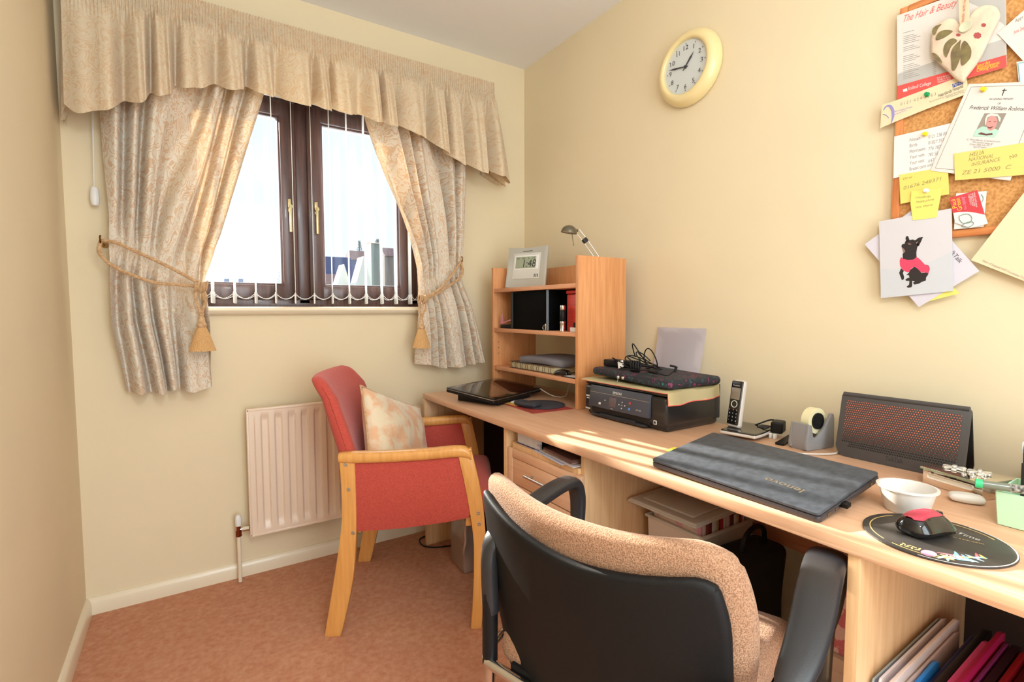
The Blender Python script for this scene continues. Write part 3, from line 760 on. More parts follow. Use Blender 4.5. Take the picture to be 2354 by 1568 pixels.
for sg, nm in ((1, 'left'), (-1, 'right')):
    y = .292 * sg
    if sg == 1: P = [(.022, .244, .50), (.018, .244, .58), (.018, .243, .635), (.036, .244, .668), (.10, .254, .682), (.20, .268, .692), (.31, .280, .698), (.372, .284, .690), (.398, .286, .655), (.402, .286, .60), (.392, .286, .50), (.38, .286, .42)]
    else: P = [(-.030, -.262, .572), (.012, -.288, .580), (.055, -.310, .596), (.10, -.320, .624), (.16, -.322, .656), (.23, -.318, .684), (.31, -.312, .696), (.37, -.309, .684), (.400, -.307, .645), (.402, -.304, .58), (.395, -.30, .50), (.38, -.30, .42)]
    Q = smoothpath(P, 5); n = len(Q)
    def wf(i, s_=sg):
        t = i / (n - 1); k = max(0, math.sin(PI * min(1, max(0, (t - .20) / .66)))) ** .45; return .017 + (.016 if s_ < 0 else .008) * k
    b = BM(); arm_sweep(b, Q, [wf(i) for i in range(n)], [.0155] * n); obj('armrest', b, M_armp, oc, world=False, smooth=180)
    # chromed legs
    b = BM(); yy = .244 if sg == 1 else -.300
    sweep(b, smoothpath([(.020, yy, .52), (.018, yy, .40), (.005, yy, .2), (-.025, yy, .012)], 6), .0125, seg=14); lathe(b, [(.0, 0), (.017, 0), (.017, .012), (.013, .02)], 14, Matrix.Translation((-.025, yy, 0)))
    obj('leg', b, M_chrome, oc, world=False, smooth=60)
    b = BM(); sweep(b, smoothpath([(.385, y, .46), (.40, y, .40), (.425, y, .2), (.45, y, .012)], 6), .0125, seg=14); lathe(b, [(.0, 0), (.017, 0), (.017, .012), (.013, .02)], 14, Matrix.Translation((.45, y, 0)))
    obj('leg', b, M_chrome, oc, world=False, smooth=60)
    b = BM(); sweep(b, smoothpath([(.01, yy, .415), (.1, y, .40), (.25, y, .40), (.395, y, .42)], 6), .0115, seg=12); obj('side_rail', b, M_chrome, oc, world=False, smooth=60)
    b = BM(); sweep(b, [(.018, yy, .40), (.020, yy, .57)], .0165, seg=14); obj('leg_sleeve', b, M_black, oc, world=False, smooth=60)
    if sg > 0: continue
    b = BM(); rbox(b, (.045, .085, .075), .018, (3, 4, 3), lambda x, yv, z, s=sg: (x + .012 - (.03 if s < 0 else -.02), yv + (.235 if s > 0 else -.262), z + .548), None); obj('arm_bracket', b, M_black, oc, world=False, smooth=180)
b = BM(); cyl(b, (.01, -.29, .405), (.01, .244, .405), .0115); cyl(b, (.39, -.29, .412), (.39, .29, .412), .0115); obj('cross_rail', b, M_chrome, oc, world=False, smooth=60)

# ================================================================== DESK
D = .751; DX0, DX1 = .953, 1.574
desk = thing('desk', 'long beech desk worktop on panel supports along the right wall', 'desk', (1.26, .9, 0))
b = BM(); box(b, (DX0, -.95, D - .026), (DX1, 2.276, D), .003); obj('worktop', b, M_beech, desk)
def panel(nm, y0, y1, x0=.966, x1=1.56, z0=0, z1=D - .026, m=M_beechv):
    b = BM(); box(b, (x0, y0, z0), (x1, y1, z1), .0012); return obj(nm, b, m, desk)
panel('end_panel', 2.256, 2.276, x0=.956); panel('support_panel', 1.535, 1.556); panel('support_panel', .385, .405, x0=.958)
b = BM(); box(b, (1.53, .405, .42), (1.548, 1.12, D - .026), .001); obj('modesty_panel', b, M_hutchh, desk)
b = BM(); box(b, (1.50, 1.556, .30), (1.518, 2.256, D - .026), .001); obj('modesty_panel', b, M_hutchh, desk)
# pedestal of drawers
ped = thing('drawer_pedestal', 'beech drawer pedestal under the desk with brushed bar handles', 'drawers', (1.24, 1.33, 0))
PZ = .674; b = BM(); box(b, (.985, 1.128, .0), (1.50, 1.146, D - .0265), .001); box(b, (.985, 1.510, .0), (1.50, 1.528, PZ), .001); box(b, (1.482, 1.146, 0), (1.50, 1.510, PZ), .001); box(b, (.975, 1.1465, PZ - .018), (1.4815, 1.5095, PZ), .001); box(b, (.99, 1.146, 0), (1.48, 1.51, .02))
obj('body', b, M_beechv, ped)
b = BM(); box(b, (.967, 1.128, .02), (.985, 1.158, PZ - .018), .001); box(b, (.967, 1.500, .02), (.985, 1.528, PZ - .018), .001); box(b, (.967, 1.158, PZ - .048), (.985, 1.500, PZ - .018), .001)
obj('face_frame', b, M_beech, ped)
zt = PZ - .050
for k, h in enumerate((.095, .095, .18, .23)):
    z0 = zt - h + .004; b = BM(); box(b, (.969, 1.161, z0), (.985, 1.497, zt), .0015); box(b, (.985, 1.17, z0 + .01), (1.44, 1.488, zt - .012), .001); d = obj('drawer', b, M_beech, ped)
    zc = (z0 + zt) / 2 + .008; b = BM(); cyl(b, (.948, 1.262, zc), (.948, 1.398, zc), .0048); cyl(b, (.948, 1.285, zc), (.970, 1.285, zc), .004); cyl(b, (.948, 1.375, zc), (.970, 1.375, zc), .004); obj('bar_handle', b, M_steel, d, smooth=60)
    zt -= h
# folder rack under the near end of the desk
rk = thing('folder_shelf', 'open shelf unit under the near end of the desk holding folders', 'shelf', (1.26, -.15, 0))
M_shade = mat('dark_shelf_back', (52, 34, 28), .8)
b = BM(); box(b, (.985, -.60, .30), (1.50, .38, .32), .001); obj('shelf_board', b, M_beech, rk)
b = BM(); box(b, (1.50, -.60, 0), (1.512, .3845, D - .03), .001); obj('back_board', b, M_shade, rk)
b = BM(); box(b, (.985, -.62, 0), (1.50, -.60, D - .03), .001); obj('side_board', b, M_beechv, rk)

# ------------------------------------------------------------------ hutch
HX, HB, HY0, HY1 = 1.311, 1.574, 1.547, 2.222
hu = thing('desk_shelf_unit', 'beech shelf unit standing on the far end of the desk', 'shelf', (1.44, 1.88, D))
zc_ = lambda z: 1.15 - (1.15 - z) * .9477
HT = zc_(1.379)
b = BM(); box(b, (HX, HY0, D + .0003), (HB, HY0 + .018, HT), .002); obj('side_panel', b, M_hutch, hu)
b = BM(); box(b, (HX, HY1 - .018, D + .0003), (HB, HY1, HT - .002), .002)
obj('side_panel', b, M_hutch, hu)
for z in (1.264, 1.056, .855):
    z = zc_(z); b = BM(); box(b, (HX + .002, HY0 + .0185, z - .018), (HB - .016, HY1 - .0185, z), .001); obj('shelf_board', b, M_hutchh, hu)
b = BM(); box(b, (HB - .014, HY0 + .018, zc_(1.02)), (HB - .002, HY1 - .018, HT - .004), .001); obj('back_board', b, M_hutch, hu)
Z1, Z2, Z3 = zc_(1.264), zc_(1.056), zc_(.855)
b = BM()
for z in (.82, .92, .95, .98): cyl(b, (HX + .03, HY1 - .0182, zc_(z)), (HX + .03, HY1 - .0188, zc_(z)), .0025, 8)
obj('peg_hole', b, M_shade, hu, smooth=0)
# ================================================================== THINGS ON THE SHELF UNIT
def quadM(o, xa, ya): return frame(o, xa, ya)
# digital clock
ck = thing('digital_clock', 'silver digital clock with grey LCD standing on the shelf unit', 'clock', (1.39, 2.04, Z1))
BLp, BRp = Vector((1.345, 2.150, Z1 + .001)), Vector((1.445, 1.952, Z1 + .001))
ux = (BRp - BLp).normalized(); nb = Vector((-ux.y, ux.x, 0)); nb = nb if nb.x > 0 else -nb
upc = (Vector((0, 0, 1)) + nb * .20).normalized(); Wk = (BRp - BLp).length; Hk = .205
Mk = frame(BLp, ux, upc)      # z faces the viewer
M_silv = mat('silver_plastic', (196, 196, 190), .35, metal=.35)
b = BM(); out = [(0, 0)] + [(Wk * i / 10, -.004 * math.sin(PI * i / 10)) for i in range(1, 10)] + [(Wk, 0), (Wk * 1.0 - .002, Hk)] + [(Wk - Wk * i / 10 - .001, Hk - .006 * math.sin(PI * i / 10) ) for i in range(1, 10)] + [(.002, Hk)]
prism(b, out, .016, Mk @ Matrix.Translation((0, .004, -.016)), bev=.003); obj('case', b, M_silv, ck)
b = BM(); box(b, (.036, .045, -.001), (Wk - .036, Hk - .03, .003), .002, Mk); fc = obj('front_panel', b, mat('light_silver', (214, 212, 206), .4, metal=.1), ck)
b = BM(); box(b, (.045, .092, .0025), (Wk - .043, Hk - .042, .0045), .001, Mk); obj('screen_surround', b, M_white, fc)
b = BM(); box(b, (.052, .098, .004), (Wk - .058, Hk - .049, .0052), .0004, Mk); scn = obj('display', b, mat('lcd_green_grey', (158, 166, 142), .25), fc)
text(fc, '1:48', Mk @ Matrix.Translation((Wk * .43, .103, .0053)), width=.070, height=.037, m=M_ink, shear=.1)
text(fc, '13   20   3   15', Mk @ Matrix.Translation((.058, .143, .0053)), width=.10, height=.0085, m=M_ink)
b = BM()
for i in range(3): box(b, (Wk - .062 + i * .009, .052, .003), (Wk - .0585 + i * .009, .068, .0045), .0008, Mk)
obj('button', b, M_dark, fc)
b = BM(); box(b, (Wk * .38, Hk - .021, .0005), (Wk * .62, Hk - .0185, .0009), 0, Mk); obj('maker_mark', b, M_dark, ck, smooth=0)
b = BM(); sweep(b, [Mk @ Vector((Wk / 2, .12, -.016)), Vector(BLp) + ux * Wk / 2 + nb * .09 + Vector((0, 0, .003))], .006, seg=8); obj('prop_leg', b, M_dark, ck)
# desk lamp behind the high side panel
lp = thing('desk_lamp', 'grey halogen desk lamp leaning out above the shelf unit', 'lamp', (1.50, 1.66, Z1))
P0 = at_y(1371, 590, 1.66); P1 = at_y(1345, 553, 1.69); P2 = at_y(1327, 530, 1.71); PH = at_y(1308, 531, 1.71)
low = P0 + (P0 - P1) * 1.6; base = Vector((min(low.x, 1.535), 1.655, Z1))
b = BM(); lathe(b, [(0, 0), (.038, 0), (.04, .006), (.035, .012), (.012, .016), (.010, .03), (0, .03)], 28, Matrix.Translation((1.515, 1.65, Z1))); obj('base', b, M_dark, lp, smooth=50)
b = BM(); rodv = Vector((1.515, 1.65, Z1 + .028)); off = Vector((.006, -.004, .003))
for s in (-1, 1): sweep(b, [rodv + off * s, P0 + off * s * 1.2, P1 + off * s * 1.3, P2 + off * s * 1.3], .0016, seg=8)
obj('rod', b, M_steel, lp)
M_lamp = mat('grey_lamp_metal', (112, 104, 86), .35, metal=.4)
b = BM(); rbox(b, (.020, .017, .022), .003, (2, 2, 2), None, frame(P1, (P2 - P1), (0, 1, .2))); obj('clamp_block', b, M_dark, lp)
ax = Vector((.10, -.10, 1)).normalized(); Mh = frame(PH + Vector((0, 0, -.006)), ax.cross(Vector((0, 1, 0))).cross(ax) if False else Vector((1, 0, -.12)), Vector((0, 1, .1)))
b = BM(); prof = [(.0345, -.002)] + [(.0345 * math.cos(a), .030 * math.sin(a)) for a in [PI / 2 * i / 8 for i in range(8)]] + [(0, .030)]
lathe(b, prof, 28, Mh, caps=False); lathe(b, [(.0325, 0), (.026, .016), (.012, .024), (0, .025)], 28, Mh, caps=False); obj('lamp_shade', b, M_lamp, lp, smooth=180)
b = BM(); lathe(b, [(0, .001), (.0322, .001), (.0322, .003), (0, .003)], 28, Mh); obj('lamp_glass', b, mat('lamp_lens', (196, 192, 180), .25), lp)
b = BM(); cyl(b, PH + Vector((.026, -.003, .004)), P2, .0065); sweep(b, [PH + Vector((.012, -.004, -.004)), at_y(1319, 565, 1.70)], .0016, seg=8); obj('arm_joint', b, M_lamp, lp)
# middle shelf
fx = 1.325
t = thing('monitor_box', 'black flat box with grey edges filling the middle shelf', 'box', (1.42, 1.90, Z2))
b = BM(); box(b, (fx + .004, 1.775, Z2 + .0006), (1.545, 2.052, Z2 + .176), .002); obj('body', b, mat('matt_black', (6, 6, 7), .7, spec=.08), t)
b = BM(); box(b, (fx - .002, 2.048, Z2 + .0006), (1.545, 2.064, Z2 + .177), .002); obj('edge_strip', b, M_dark, t)
b = BM(); box(b, (1.40, 1.690, Z2 + .0006), (1.545, 1.7745, Z2 + .170), .002); obj('side_block', b, MATS['matt_black'], t)
b = BM(); box(b, (fx - .004, 1.762, Z2 + .0006), (fx + .003, 1.7748, Z2 + .178), .002); obj('edge_strip', b, mat('slate_grey', (110, 118, 128), .5), t)
b = BM(); lathe(b, [(0, 0), (.0125, 0), (.0125, .002), (.0115, .004), (.0115, .032), (.0125, .034), (.0125, .040), (.0105, .043)], 24, Matrix.Translation((1.34, 1.682, Z2 + .0005)))
fl = thing('torch', 'small silver and black torch standing on the middle shelf', 'torch', (1.34, 1.682, Z2)); obj('silver_end', b, M_chrome, fl, smooth=60)
b = BM(); lathe(b, [(.0105, .043), (.0122, .045), (.0122, .086), (.0105, .088)], 24, Matrix.Translation((1.34, 1.682, Z2 + .0005))); obj('grip', b, M_black, fl, smooth=60)
b = BM(); lathe(b, [(.0105, .088), (.0118, .09), (.0118, .106), (.0105, .109), (0, .109)], 24, Matrix.Translation((1.34, 1.682, Z2 + .0005))); obj('cap', b, M_chrome, fl, smooth=60)
t = thing('red_box', 'red plastic box at the right end of the middle shelf', 'box', (1.45, 1.62, Z2))
b = BM(); Mr = Matrix(((1, 0, 0, 1.40), (0, 0, 1, 1.572), (0, 1, 0, Z2 + .0005), (0, 0, 0, 1)))
box(b, (1.365, 1.568, Z2 + .0006), (1.545, 1.685, Z2 + .156), .004)
obj('box_body', b, mat('red_ribbed_plastic', (222, 66, 56), .4, var=.25, vs=6, stretch=(1, 1, 18)), t)
b = BM(); box(b, (1.362, 1.567, Z2 + .158), (1.550, 1.688, Z2 + .172), .003); obj('lid', b, M_redc, t)
t = thing('small_carton', 'tiny white and black carton in front of the red box', 'box', (1.345, 1.60, Z2))
b = BM(); box(b, (1.330, 1.572, Z2 + .0005), (1.355, 1.622, Z2 + .018), .001); obj('carton', b, M_paper, t)
b = BM(); lathe(b, [(0, .018), (.012, .018), (.012, .034), (.008, .038), (0, .038)], 18, Matrix.Translation((1.345, 1.600, Z2 + .0005))); obj('black_knob', b, M_black, t)
t = thing('pink_case', 'pink edged black case lying at the left of the middle shelf', 'case', (1.36, 2.11, Z2))
b = BM(); box(b, (1.33, 2.07, Z2 + .0005), (1.42, 2.17, Z2 + .018), .002); obj('case_base', b, M_black, t)
M_pinkp = mat('dusty_pink', (206, 128, 142), .5)
b = BM(); prism(b, [(0, 0), (.100, .022), (.100, .028), (.026, .012), (.020, .05), (.012, .05), (.004, .006)], .004, Matrix(((0, 0, 1, 1.328), (-1, 0, 0, 2.170), (0, 1, 0, Z2 + .018), (0, 0, 0, 1)))); obj('pink_edge', b, M_pinkp, t)
t = thing('keyring', 'small metal ring of keys against the black box', 'keys', (1.318, 1.79, Z2))
b = BM(); sweep(b, [(1.320, 1.785 + .011 * math.cos(a), Z2 + .0125 + .011 * math.sin(a)) for a in [2 * PI * i / 20 for i in range(20)]], .0014, seg=6, closed=True); obj('ring', b, M_steel, t)
b = BM(); box(b, (1.3165, 1.768, Z2 + .001), (1.3182, 1.778, Z2 + .030), .0006); obj('key', b, M_brass, t)
# lower shelf
def soft(n, lab, cat, size, r, c, rot, m, fn=None, group=None):
    b = BM(); M = Matrix.Translation(c) @ Matrix.Rotation(rot, 4, 'Z'); rbox(b, size, r, (12, 12, 2), fn, M); return _tag(obj(n, b, m, None, smooth=180), lab, cat, group)
soft('laptop_sleeve', 'grey zip case lying on top of the ringed notebook', 'case', (.215, .315, .034), .015, (1.438, 1.868, Z3 + .0535), .10, mat('grey_neoprene', (128, 126, 134), .8, bump=.2, bs=500, col2=(108, 100, 104), vs=3), lambda x, y, z: (x * (1 - .12 * (abs(y) / .16) ** 4), y * (1 - .10 * (abs(x) / .11) ** 4), z - .05 * (y / .16) ** 2 * .2))
nb_ = thing('notebook', 'thick cream ring-bound notebook under the grey case', 'notebook', (1.43, 1.87, Z3))
b = BM(); box(b, (1.335, 1.73, Z3 + .004), (1.545, 2.08, Z3 + .030), .001); obj('page_block', b, mat('cream_pages', (222, 206, 166), .85, var=.35, vs=5, stretch=(1, 1, 120)), nb_)
b = BM(); box(b, (1.33, 1.726, Z3 + .0006), (1.548, 2.084, Z3 + .004), .001); box(b, (1.33, 1.726, Z3 + .030), (1.548, 2.084, Z3 + .033), .001); obj('cover', b, mat('brown_card', (110, 84, 62), .8), nb_)
b = BM()
for i in range(22):
    y = 1.745 + i * .0148; 
    if i % 3 == 2: continue
    sweep(b, [(1.333 + .009 * math.cos(a), y, Z3 + .0175 + .0155 * math.sin(a)) for a in [2 * PI * k / 16 for k in range(16)]], .0011, seg=6, closed=True)
obj('ring_binding', b, M_dark, nb_)
ms = thing('computer_mouse', 'black computer mouse on the lower shelf beside the notebook', 'mouse', (1.345, 1.69, Z3))
def mousebm(L, W_, H, M):
    b = BM(); rbox(b, (L, W_, H), H * .42, (10, 8, 4), lambda x, y, z: (x, y * (1 - .12 * math.cos(x / L * 2 * PI * .5)), (z + H / 2) * (1 - 1.0 * abs(x / L + .08) ** 2 * 1.6) * (1 - .5 * (abs(y) / W_ * 2) ** 3 * .5)), M); return b
obj('shell', mousebm(.075, .042, .028, Matrix.Translation((1.345, 1.69, Z3 + .0006)) @ Matrix.Rotation(PI / 2 + .3, 4, 'Z')), M_blackg, ms, smooth=180)
t = thing('card_stack', 'white cards and a grey booklet at the right end of the lower shelf', 'cards', (1.36, 1.62, Z3))
b = BM(); box(b, (1.322, 1.567, Z3 + .0005), (1.44, 1.67, Z3 + .004), .0005); obj('booklet', b, M_dark, t)
b = BM(); box(b, (0, 0, 0), (.055, .085, .0012), 0, Matrix.Translation((1.330, 1.568, Z3 + .0042)) @ Matrix.Rotation(.06, 4, 'Z')); box(b, (1.37, 1.567, Z3 + .0055), (1.43, 1.625, Z3 + .007), 0); obj('card', b, M_paper, t)

# ------------------------------------------------------------------ left laptop on a dark stand
Fp, Rp, Lp = Vector((1.050, 1.765, .790)), Vector((1.394, 1.908, .790)), Vector((.995, 2.028, .818))
Ml = frame(Fp, Rp - Fp, Lp - Fp); Wl, Hl = (Rp - Fp).length, .262
lt = thing('laptop', 'closed glossy black laptop on the desk by the curtain', 'laptop', (1.2, 1.95, D), group='closed laptops')
b = BM(); rbox(b, (Wl, Hl, .016), .006, (10, 8, 1), None, Ml @ Matrix.Translation((Wl / 2, Hl / 2, -.017))); obj('base', b, M_black, lt, smooth=180)
b = BM(); rbox(b, (Wl - .002, Hl - .002, .006), .0028, (8, 8, 1), None, Ml @ Matrix.Translation((Wl / 2, Hl / 2, -.0052))); obj('lid', b, M_blackg, lt, smooth=180)
b = BM(); box(b, (-.001, -.001, -.0115), (Wl + .001, Hl, -.0085), .001, Ml); obj('silver_trim', b, M_steel, lt)
b = BM()
for x in (.03, .045, .24, .26, .285, .31, .33): box(b, (x, -.0016, -.021), (x + .009, .0, -.0125), .0004, Ml)
obj('port', b, M_blackg, lt, smooth=0)
stz = thing('laptop_stand', 'low black block under the closed glossy laptop', 'stand', (1.2, 1.97, D))
b = BM(); bm2 = bmesh.new()
cs_ = [(.05, .012), (.30, .012), (.30, .235), (.05, .235)]
bot = [Ml @ Vector((x, y, -.0262)) for x, y in cs_]
vb = [bm2.verts.new((p.x, p.y, D + .0005)) for p in bot]; vt = [bm2.verts.new(p) for p in bot]
for i in range(4): bm2.faces.new((vb[i], vb[(i + 1) % 4], vt[(i + 1) % 4], vt[i]))
bm2.faces.new(vb); bm2.faces.new(vt); merge(b, bm2); obj('block', b, M_black, stz, smooth=0)
# papers, mat and wrist-rest pad
def flat(name, lab, cat, pts, z0, z1, m, group=None, bev=0):
    b = BM(); prism(b, [(p[0], p[1]) for p in pts], z1 - z0, Matrix.Translation((0, 0, z0)), bev=bev); return _tag(obj(name, b, m, None, smooth=30), lab, cat, group)
rm = flat('desk_mat', 'dark red placemat under the black mouse pad', 'mat', [(1.128, 1.815), (1.115, 1.580), (1.305, 1.567), (1.318, 1.80)], D + .0004, D + .0022, mat('red_placemat', (176, 66, 58), .6, col2=(140, 50, 44), vs=12))
flat('paper_note', 'yellow paper note on the edge of the red placemat', 'note', [(1.130, 1.845), (1.140, 1.735), (1.235, 1.76), (1.228, 1.865)], D + .0024, D + .003, mat('ochre_paper', (226, 176, 84), .8))
fp = thing('mouse_pad', 'black gel wrist-rest mouse pad on the red placemat', 'mouse pad', (1.24, 1.69, D + .0031))
b = BM(); pp = [(1.245 + .095 * math.cos(a), 1.700 + .100 * math.sin(a)) for a in [2 * PI * i / 48 for i in range(48)]]; prism(b, pp, .004, Matrix.Translation((0, 0, D + .0032)), bev=.001); obj('pad', b, mat('black_foam', (52, 50, 58), .9), fp)
b = BM(); rbox(b, (.055, .115, .020), .0098, (6, 12, 2), lambda x, y, z: (x + (y / .06) ** 2 * .010, y, z), Matrix.Translation((1.163, 1.695, D + .0175)) @ Matrix.Rotation(.25, 4, 'Z')); obj('wrist_rest', b, mat('black_gel_cloth', (44, 44, 52), .7), fp, smooth=180)
ub = thing('usb_stick', 'small white USB stick on the yellow note', 'usb stick', (1.20, 1.82, D + .003))
b = BM(); box(b, (-.006, -.028, 0), (.006, .022, .006), .0015, Matrix.Translation((1.185, 1.815, D + .0032)) @ Matrix.Rotation(-1.1, 4, 'Z')); obj('stick', b, M_white, ub)
t = thing('white_cable', 'thin white cable looping at the back of the desk under the shelf unit', 'cable', (1.45, 1.85, D))
b = BM(); sweep(b, smoothpath([(1.38, 1.90, .785), (1.41, 1.84, D + .006), (1.45, 1.80, D + .006), (1.50, 1.83, .80), (1.53, 1.79, .835), (1.555, 1.72, .80), (1.56, 1.66, D + .006)], 8), .0018, seg=8); obj('cable', b, M_white, t)
t = thing('black_strap', 'black strap hanging behind the lowest shelf', 'strap', (1.58, 1.78, .79))
b = BM(); box(b, (1.5795, 1.772, .795), (1.583, 1.798, 1.02), .001); obj('webbing', b, M_black, t)

# ------------------------------------------------------------------ printer
pr = thing('printer', 'black inkjet printer with front control panel on the desk', 'printer', (1.43, 1.28, D))
px0, px1, py0, py1, pz = 1.288, 1.565, 1.084, 1.480, .887
M_prt = mat('printer_black', (28, 28, 31), .3, coat=.3); M_prs = mat('printer_satin', (40, 41, 46), .45)
b = BM(); box(b, (px0 + .012, py0 + .004, D + .0005), (px1, py1 - .004, D + .085), .012, seg=4); box(b, (px0, py0, D + .018), (px1, py1, pz - .020), .013, seg=5); obj('body', b, M_prt, pr)
b = BM(); box(b, (px0 + .004, py0 + .002, pz - .0195), (px1 - .03, py1 - .002, pz), .007, seg=4); obj('scanner_lid', b, M_prt, pr)
b = BM(); box(b, (px1 - .03, py0 - .0005, D + .02), (px1 + .004, py1 + .0005, pz + .004), .004); obj('rear_cover', b, M_prs, pr)
b = BM(); box(b, (px0 - .0005, 1.150, D + .014), (px0 + .02, 1.438, D + .043), .002); obj('paper_slot', b, mat('slot_black', (8, 8, 12), .5), pr)
Mpf = Matrix(((-.10, 0, -1, px0 - .004), (0, 0, 0, 0), (0, 1, 0, 0), (0, 0, 0, 1)))
Mpf = frame((px0 - .0165, 1.440, D + .040), (0, -1, 0), (.16, 0, 1))
b = BM(); box(b, (0, 0, -.018), (.293, .080, 0), .003, Mpf); cp = obj('control_panel', b, mat('panel_grey', (66, 68, 78), .35), pr)
b = BM(); box(b, (.002, .0535, .0001), (.291, .0552, .0006), 0, Mpf); obj('silver_line', b, M_steel, cp, smooth=0)
M_lw = mat('light_marking', (220, 218, 216), .6)
text(cp, 'EPSON', Mpf @ Matrix.Translation((.122, .0590, .0003)), width=.042, height=.0088, m=M_lw, bold=.02)
text(cp, 'XP-322', Mpf @ Matrix.Translation((.238, .018, .0002)), width=.024, height=.0045, m=M_lw)
b = BM(); box(b, (.108, .012, 0), (.142, .045, .001), .0004, Mpf); obj('screen', b, mat('lcd_off', (96, 82, 86), .2), cp)
b = BM()
for x, y in ((.172, .036), (.172, .0145), (.158, .026), (.186, .026), (.086, .031)): box(b, (x - .002, y - .002, 0), (x + .002, y + .002, .0012), .0005, Mpf)
box(b, (.055, .012, 0), (.066, .020, .0006), .0002, Mpf); box(b, (.119, .005, 0), (.131, .0062, .0005), 0, Mpf); obj('button', b, M_lw, cp, smooth=0)
text(cp, 'OK', Mpf @ Matrix.Translation((.168, .0235, .0002)), width=.008, height=.0045, m=M_lw)
b = BM(); lathe(b, [(0, 0), (.0045, 0), (.0045, .001), (0, .001)], 16, Mpf @ Matrix.Translation((.208, .038, 0))); obj('stop_button', b, M_redc, cp)
b = BM(); lathe(b, [(0, 0), (.0045, 0), (.0045, .001), (0, .001)], 16, Mpf @ Matrix.Translation((.208, .018, 0))); obj('start_button', b, mat('blue_mark', (80, 140, 220), .4), cp)
b = BM(); box(b, (.05, .084, -.002), (.150, .0885, .004), .0015, Mpf); box(b, (.156, .084, -.002), (.262, .0885, .004), .0015, Mpf); obj('lid_lip', b, M_prs, pr)
b = BM(); box(b, (px0 - .012, 1.212, D + .012), (px0 + .01, 1.382, D + .019), .002); box(b, (px0 - .009, 1.165, D + .004), (px0 + .01, 1.430, D + .014), .003); obj('output_tray', b, M_prs, pr)
b = BM(); box(b, (px0 - .0012, 1.122, D + .022), (px0 + .001, 1.136, D + .036), .0012); bd = obj('badge', b, M_lw, pr)
b = BM(); box(b, (px0 - .0016, 1.125, D + .025), (px0 - .001, 1.133, D + .033), .0003); obj('badge_mark', b, M_ink, bd, smooth=0)
b = BM(); box(b, (px0 - .0006, 1.450, D + .070), (px0 + .002, 1.470, D + .076), .0004); box(b, (px0 - .0006, 1.450, D + .062), (px0 + .002, 1.466, D + .0655), .0004); box(b, (px0 - .0006, 1.449, D + .022), (px0 + .002, 1.473, D + .027), .0004); obj('card_slot_mark', b, M_lw, pr, smooth=0)
# cloth over the printer
M_cl = mat('cream_napkin', (240, 224, 176), .9, bump=.2, bs=300)
def cloth():
    rows, rim = [], []
    n = 46
    for i in range(n + 1):
        row = []
        for j in range(n + 1):
            u, v = i / n, j / n       # u from the far end to the near end, v from front to back
            y = 1.492 - .452 * u; x = 1.278 + .275 * v
            z = pz + .0012
            over = max(0, py0 - .0 - y)
            if over > 0:      # hangs down the near side
                drop = over; y = py0 - .008 - .006 * math.sin(v * 9 + 1) - .004 * min(1, drop / .05); z = pz + .001 - drop * (.98) - .006 * math.sin(v * 7) * drop / .09
                if x > 1.50: z += (x - 1.50) * .2
            if v < .06 and over <= 0: z -= (.06 - v) * .10; 
            row.append((x, y, z + .0012 * math.sin(u * 21) * math.sin(v * 17)))
        rows.append(row)
    return rows
rows = cloth(); t = thing('napkin', 'cream cloth napkin with red edge draped over the printer', 'cloth', (1.42, 1.28, pz))
b = BM(); grid(b, rows, thick=.0012); npk = obj('cloth', b, M_cl, t, smooth=60)
b = BM(); sweep(b, [Vector(p) for p in rows[-1]], .0016, seg=6); sweep(b, [Vector(r[0]) for r in rows], .0010, seg=6); obj('red_edging', b, mat('red_thread', (226, 96, 86), .8), npk)
# patterned laptop sleeve on the cloth
def fsl(x, y, z):
    return (x * (1 - .05 * (abs(y) / .21) ** 4), y, z + .004 * math.sin(y * 9) - .016 * max(0, (x + y * .3)) * .3)
sl_ = thing('laptop_case', 'black patterned padded laptop sleeve on the napkin on the printer', 'case', (1.43, 1.27, pz + .003))
m, nt, p = nmat('painted_sleeve'); p.inputs['Roughness'].default_value = .7; tc = node(nt, 'ShaderNodeTexCoord'); n_ = node(nt, 'ShaderNodeTexNoise', Scale=14.0, Detail=2.0, Distortion=3.0); r_ = node(nt, 'ShaderNodeValToRGB'); nt.links.new(tc.outputs['Object'], n_.inputs['Vector']); nt.links.new(n_.outputs[0], r_.inputs[0]); nt.links.new(r_.outputs[0], p.inputs['Base Color'])
e = r_.color_ramp.elements; e[0].position = .40; e[0].color = lin((40, 42, 54)); e[1].position = .72; e[1].color = lin((34, 34, 42))
for pos, c in ((.405, (50, 140, 140)), (.42, (34, 36, 46)), (.60, (34, 34, 42)), (.615, (150, 56, 96)), (.66, (60, 30, 50))): q = e.new(pos); q.color = lin(c)
b = BM(); rbox(b, (.262, .400, .030), .0145, (12, 16, 2), fsl, Matrix.Translation((1.436, 1.272, pz + .0245)) @ Matrix.Rotation(-.06, 4, 'Z')); obj('sleeve', b, m, sl_, smooth=180)
b = BM(); pz0 = at_x(1423, 862, 1.292)
for yy in (0, -.022): lathe(b, [(0, -.006), (.005, -.004), (.0062, 0), (.005, .004), (0, .006)], 14, Matrix.Translation((1.289, pz0.y + yy, pz + .024)))
sweep(b, [(1.288, pz0.y, pz + .02), (1.284, pz0.y + .002, pz + .002)], .0012, seg=6); obj('zip_pull', b, M_chrome, sl_, smooth=60)
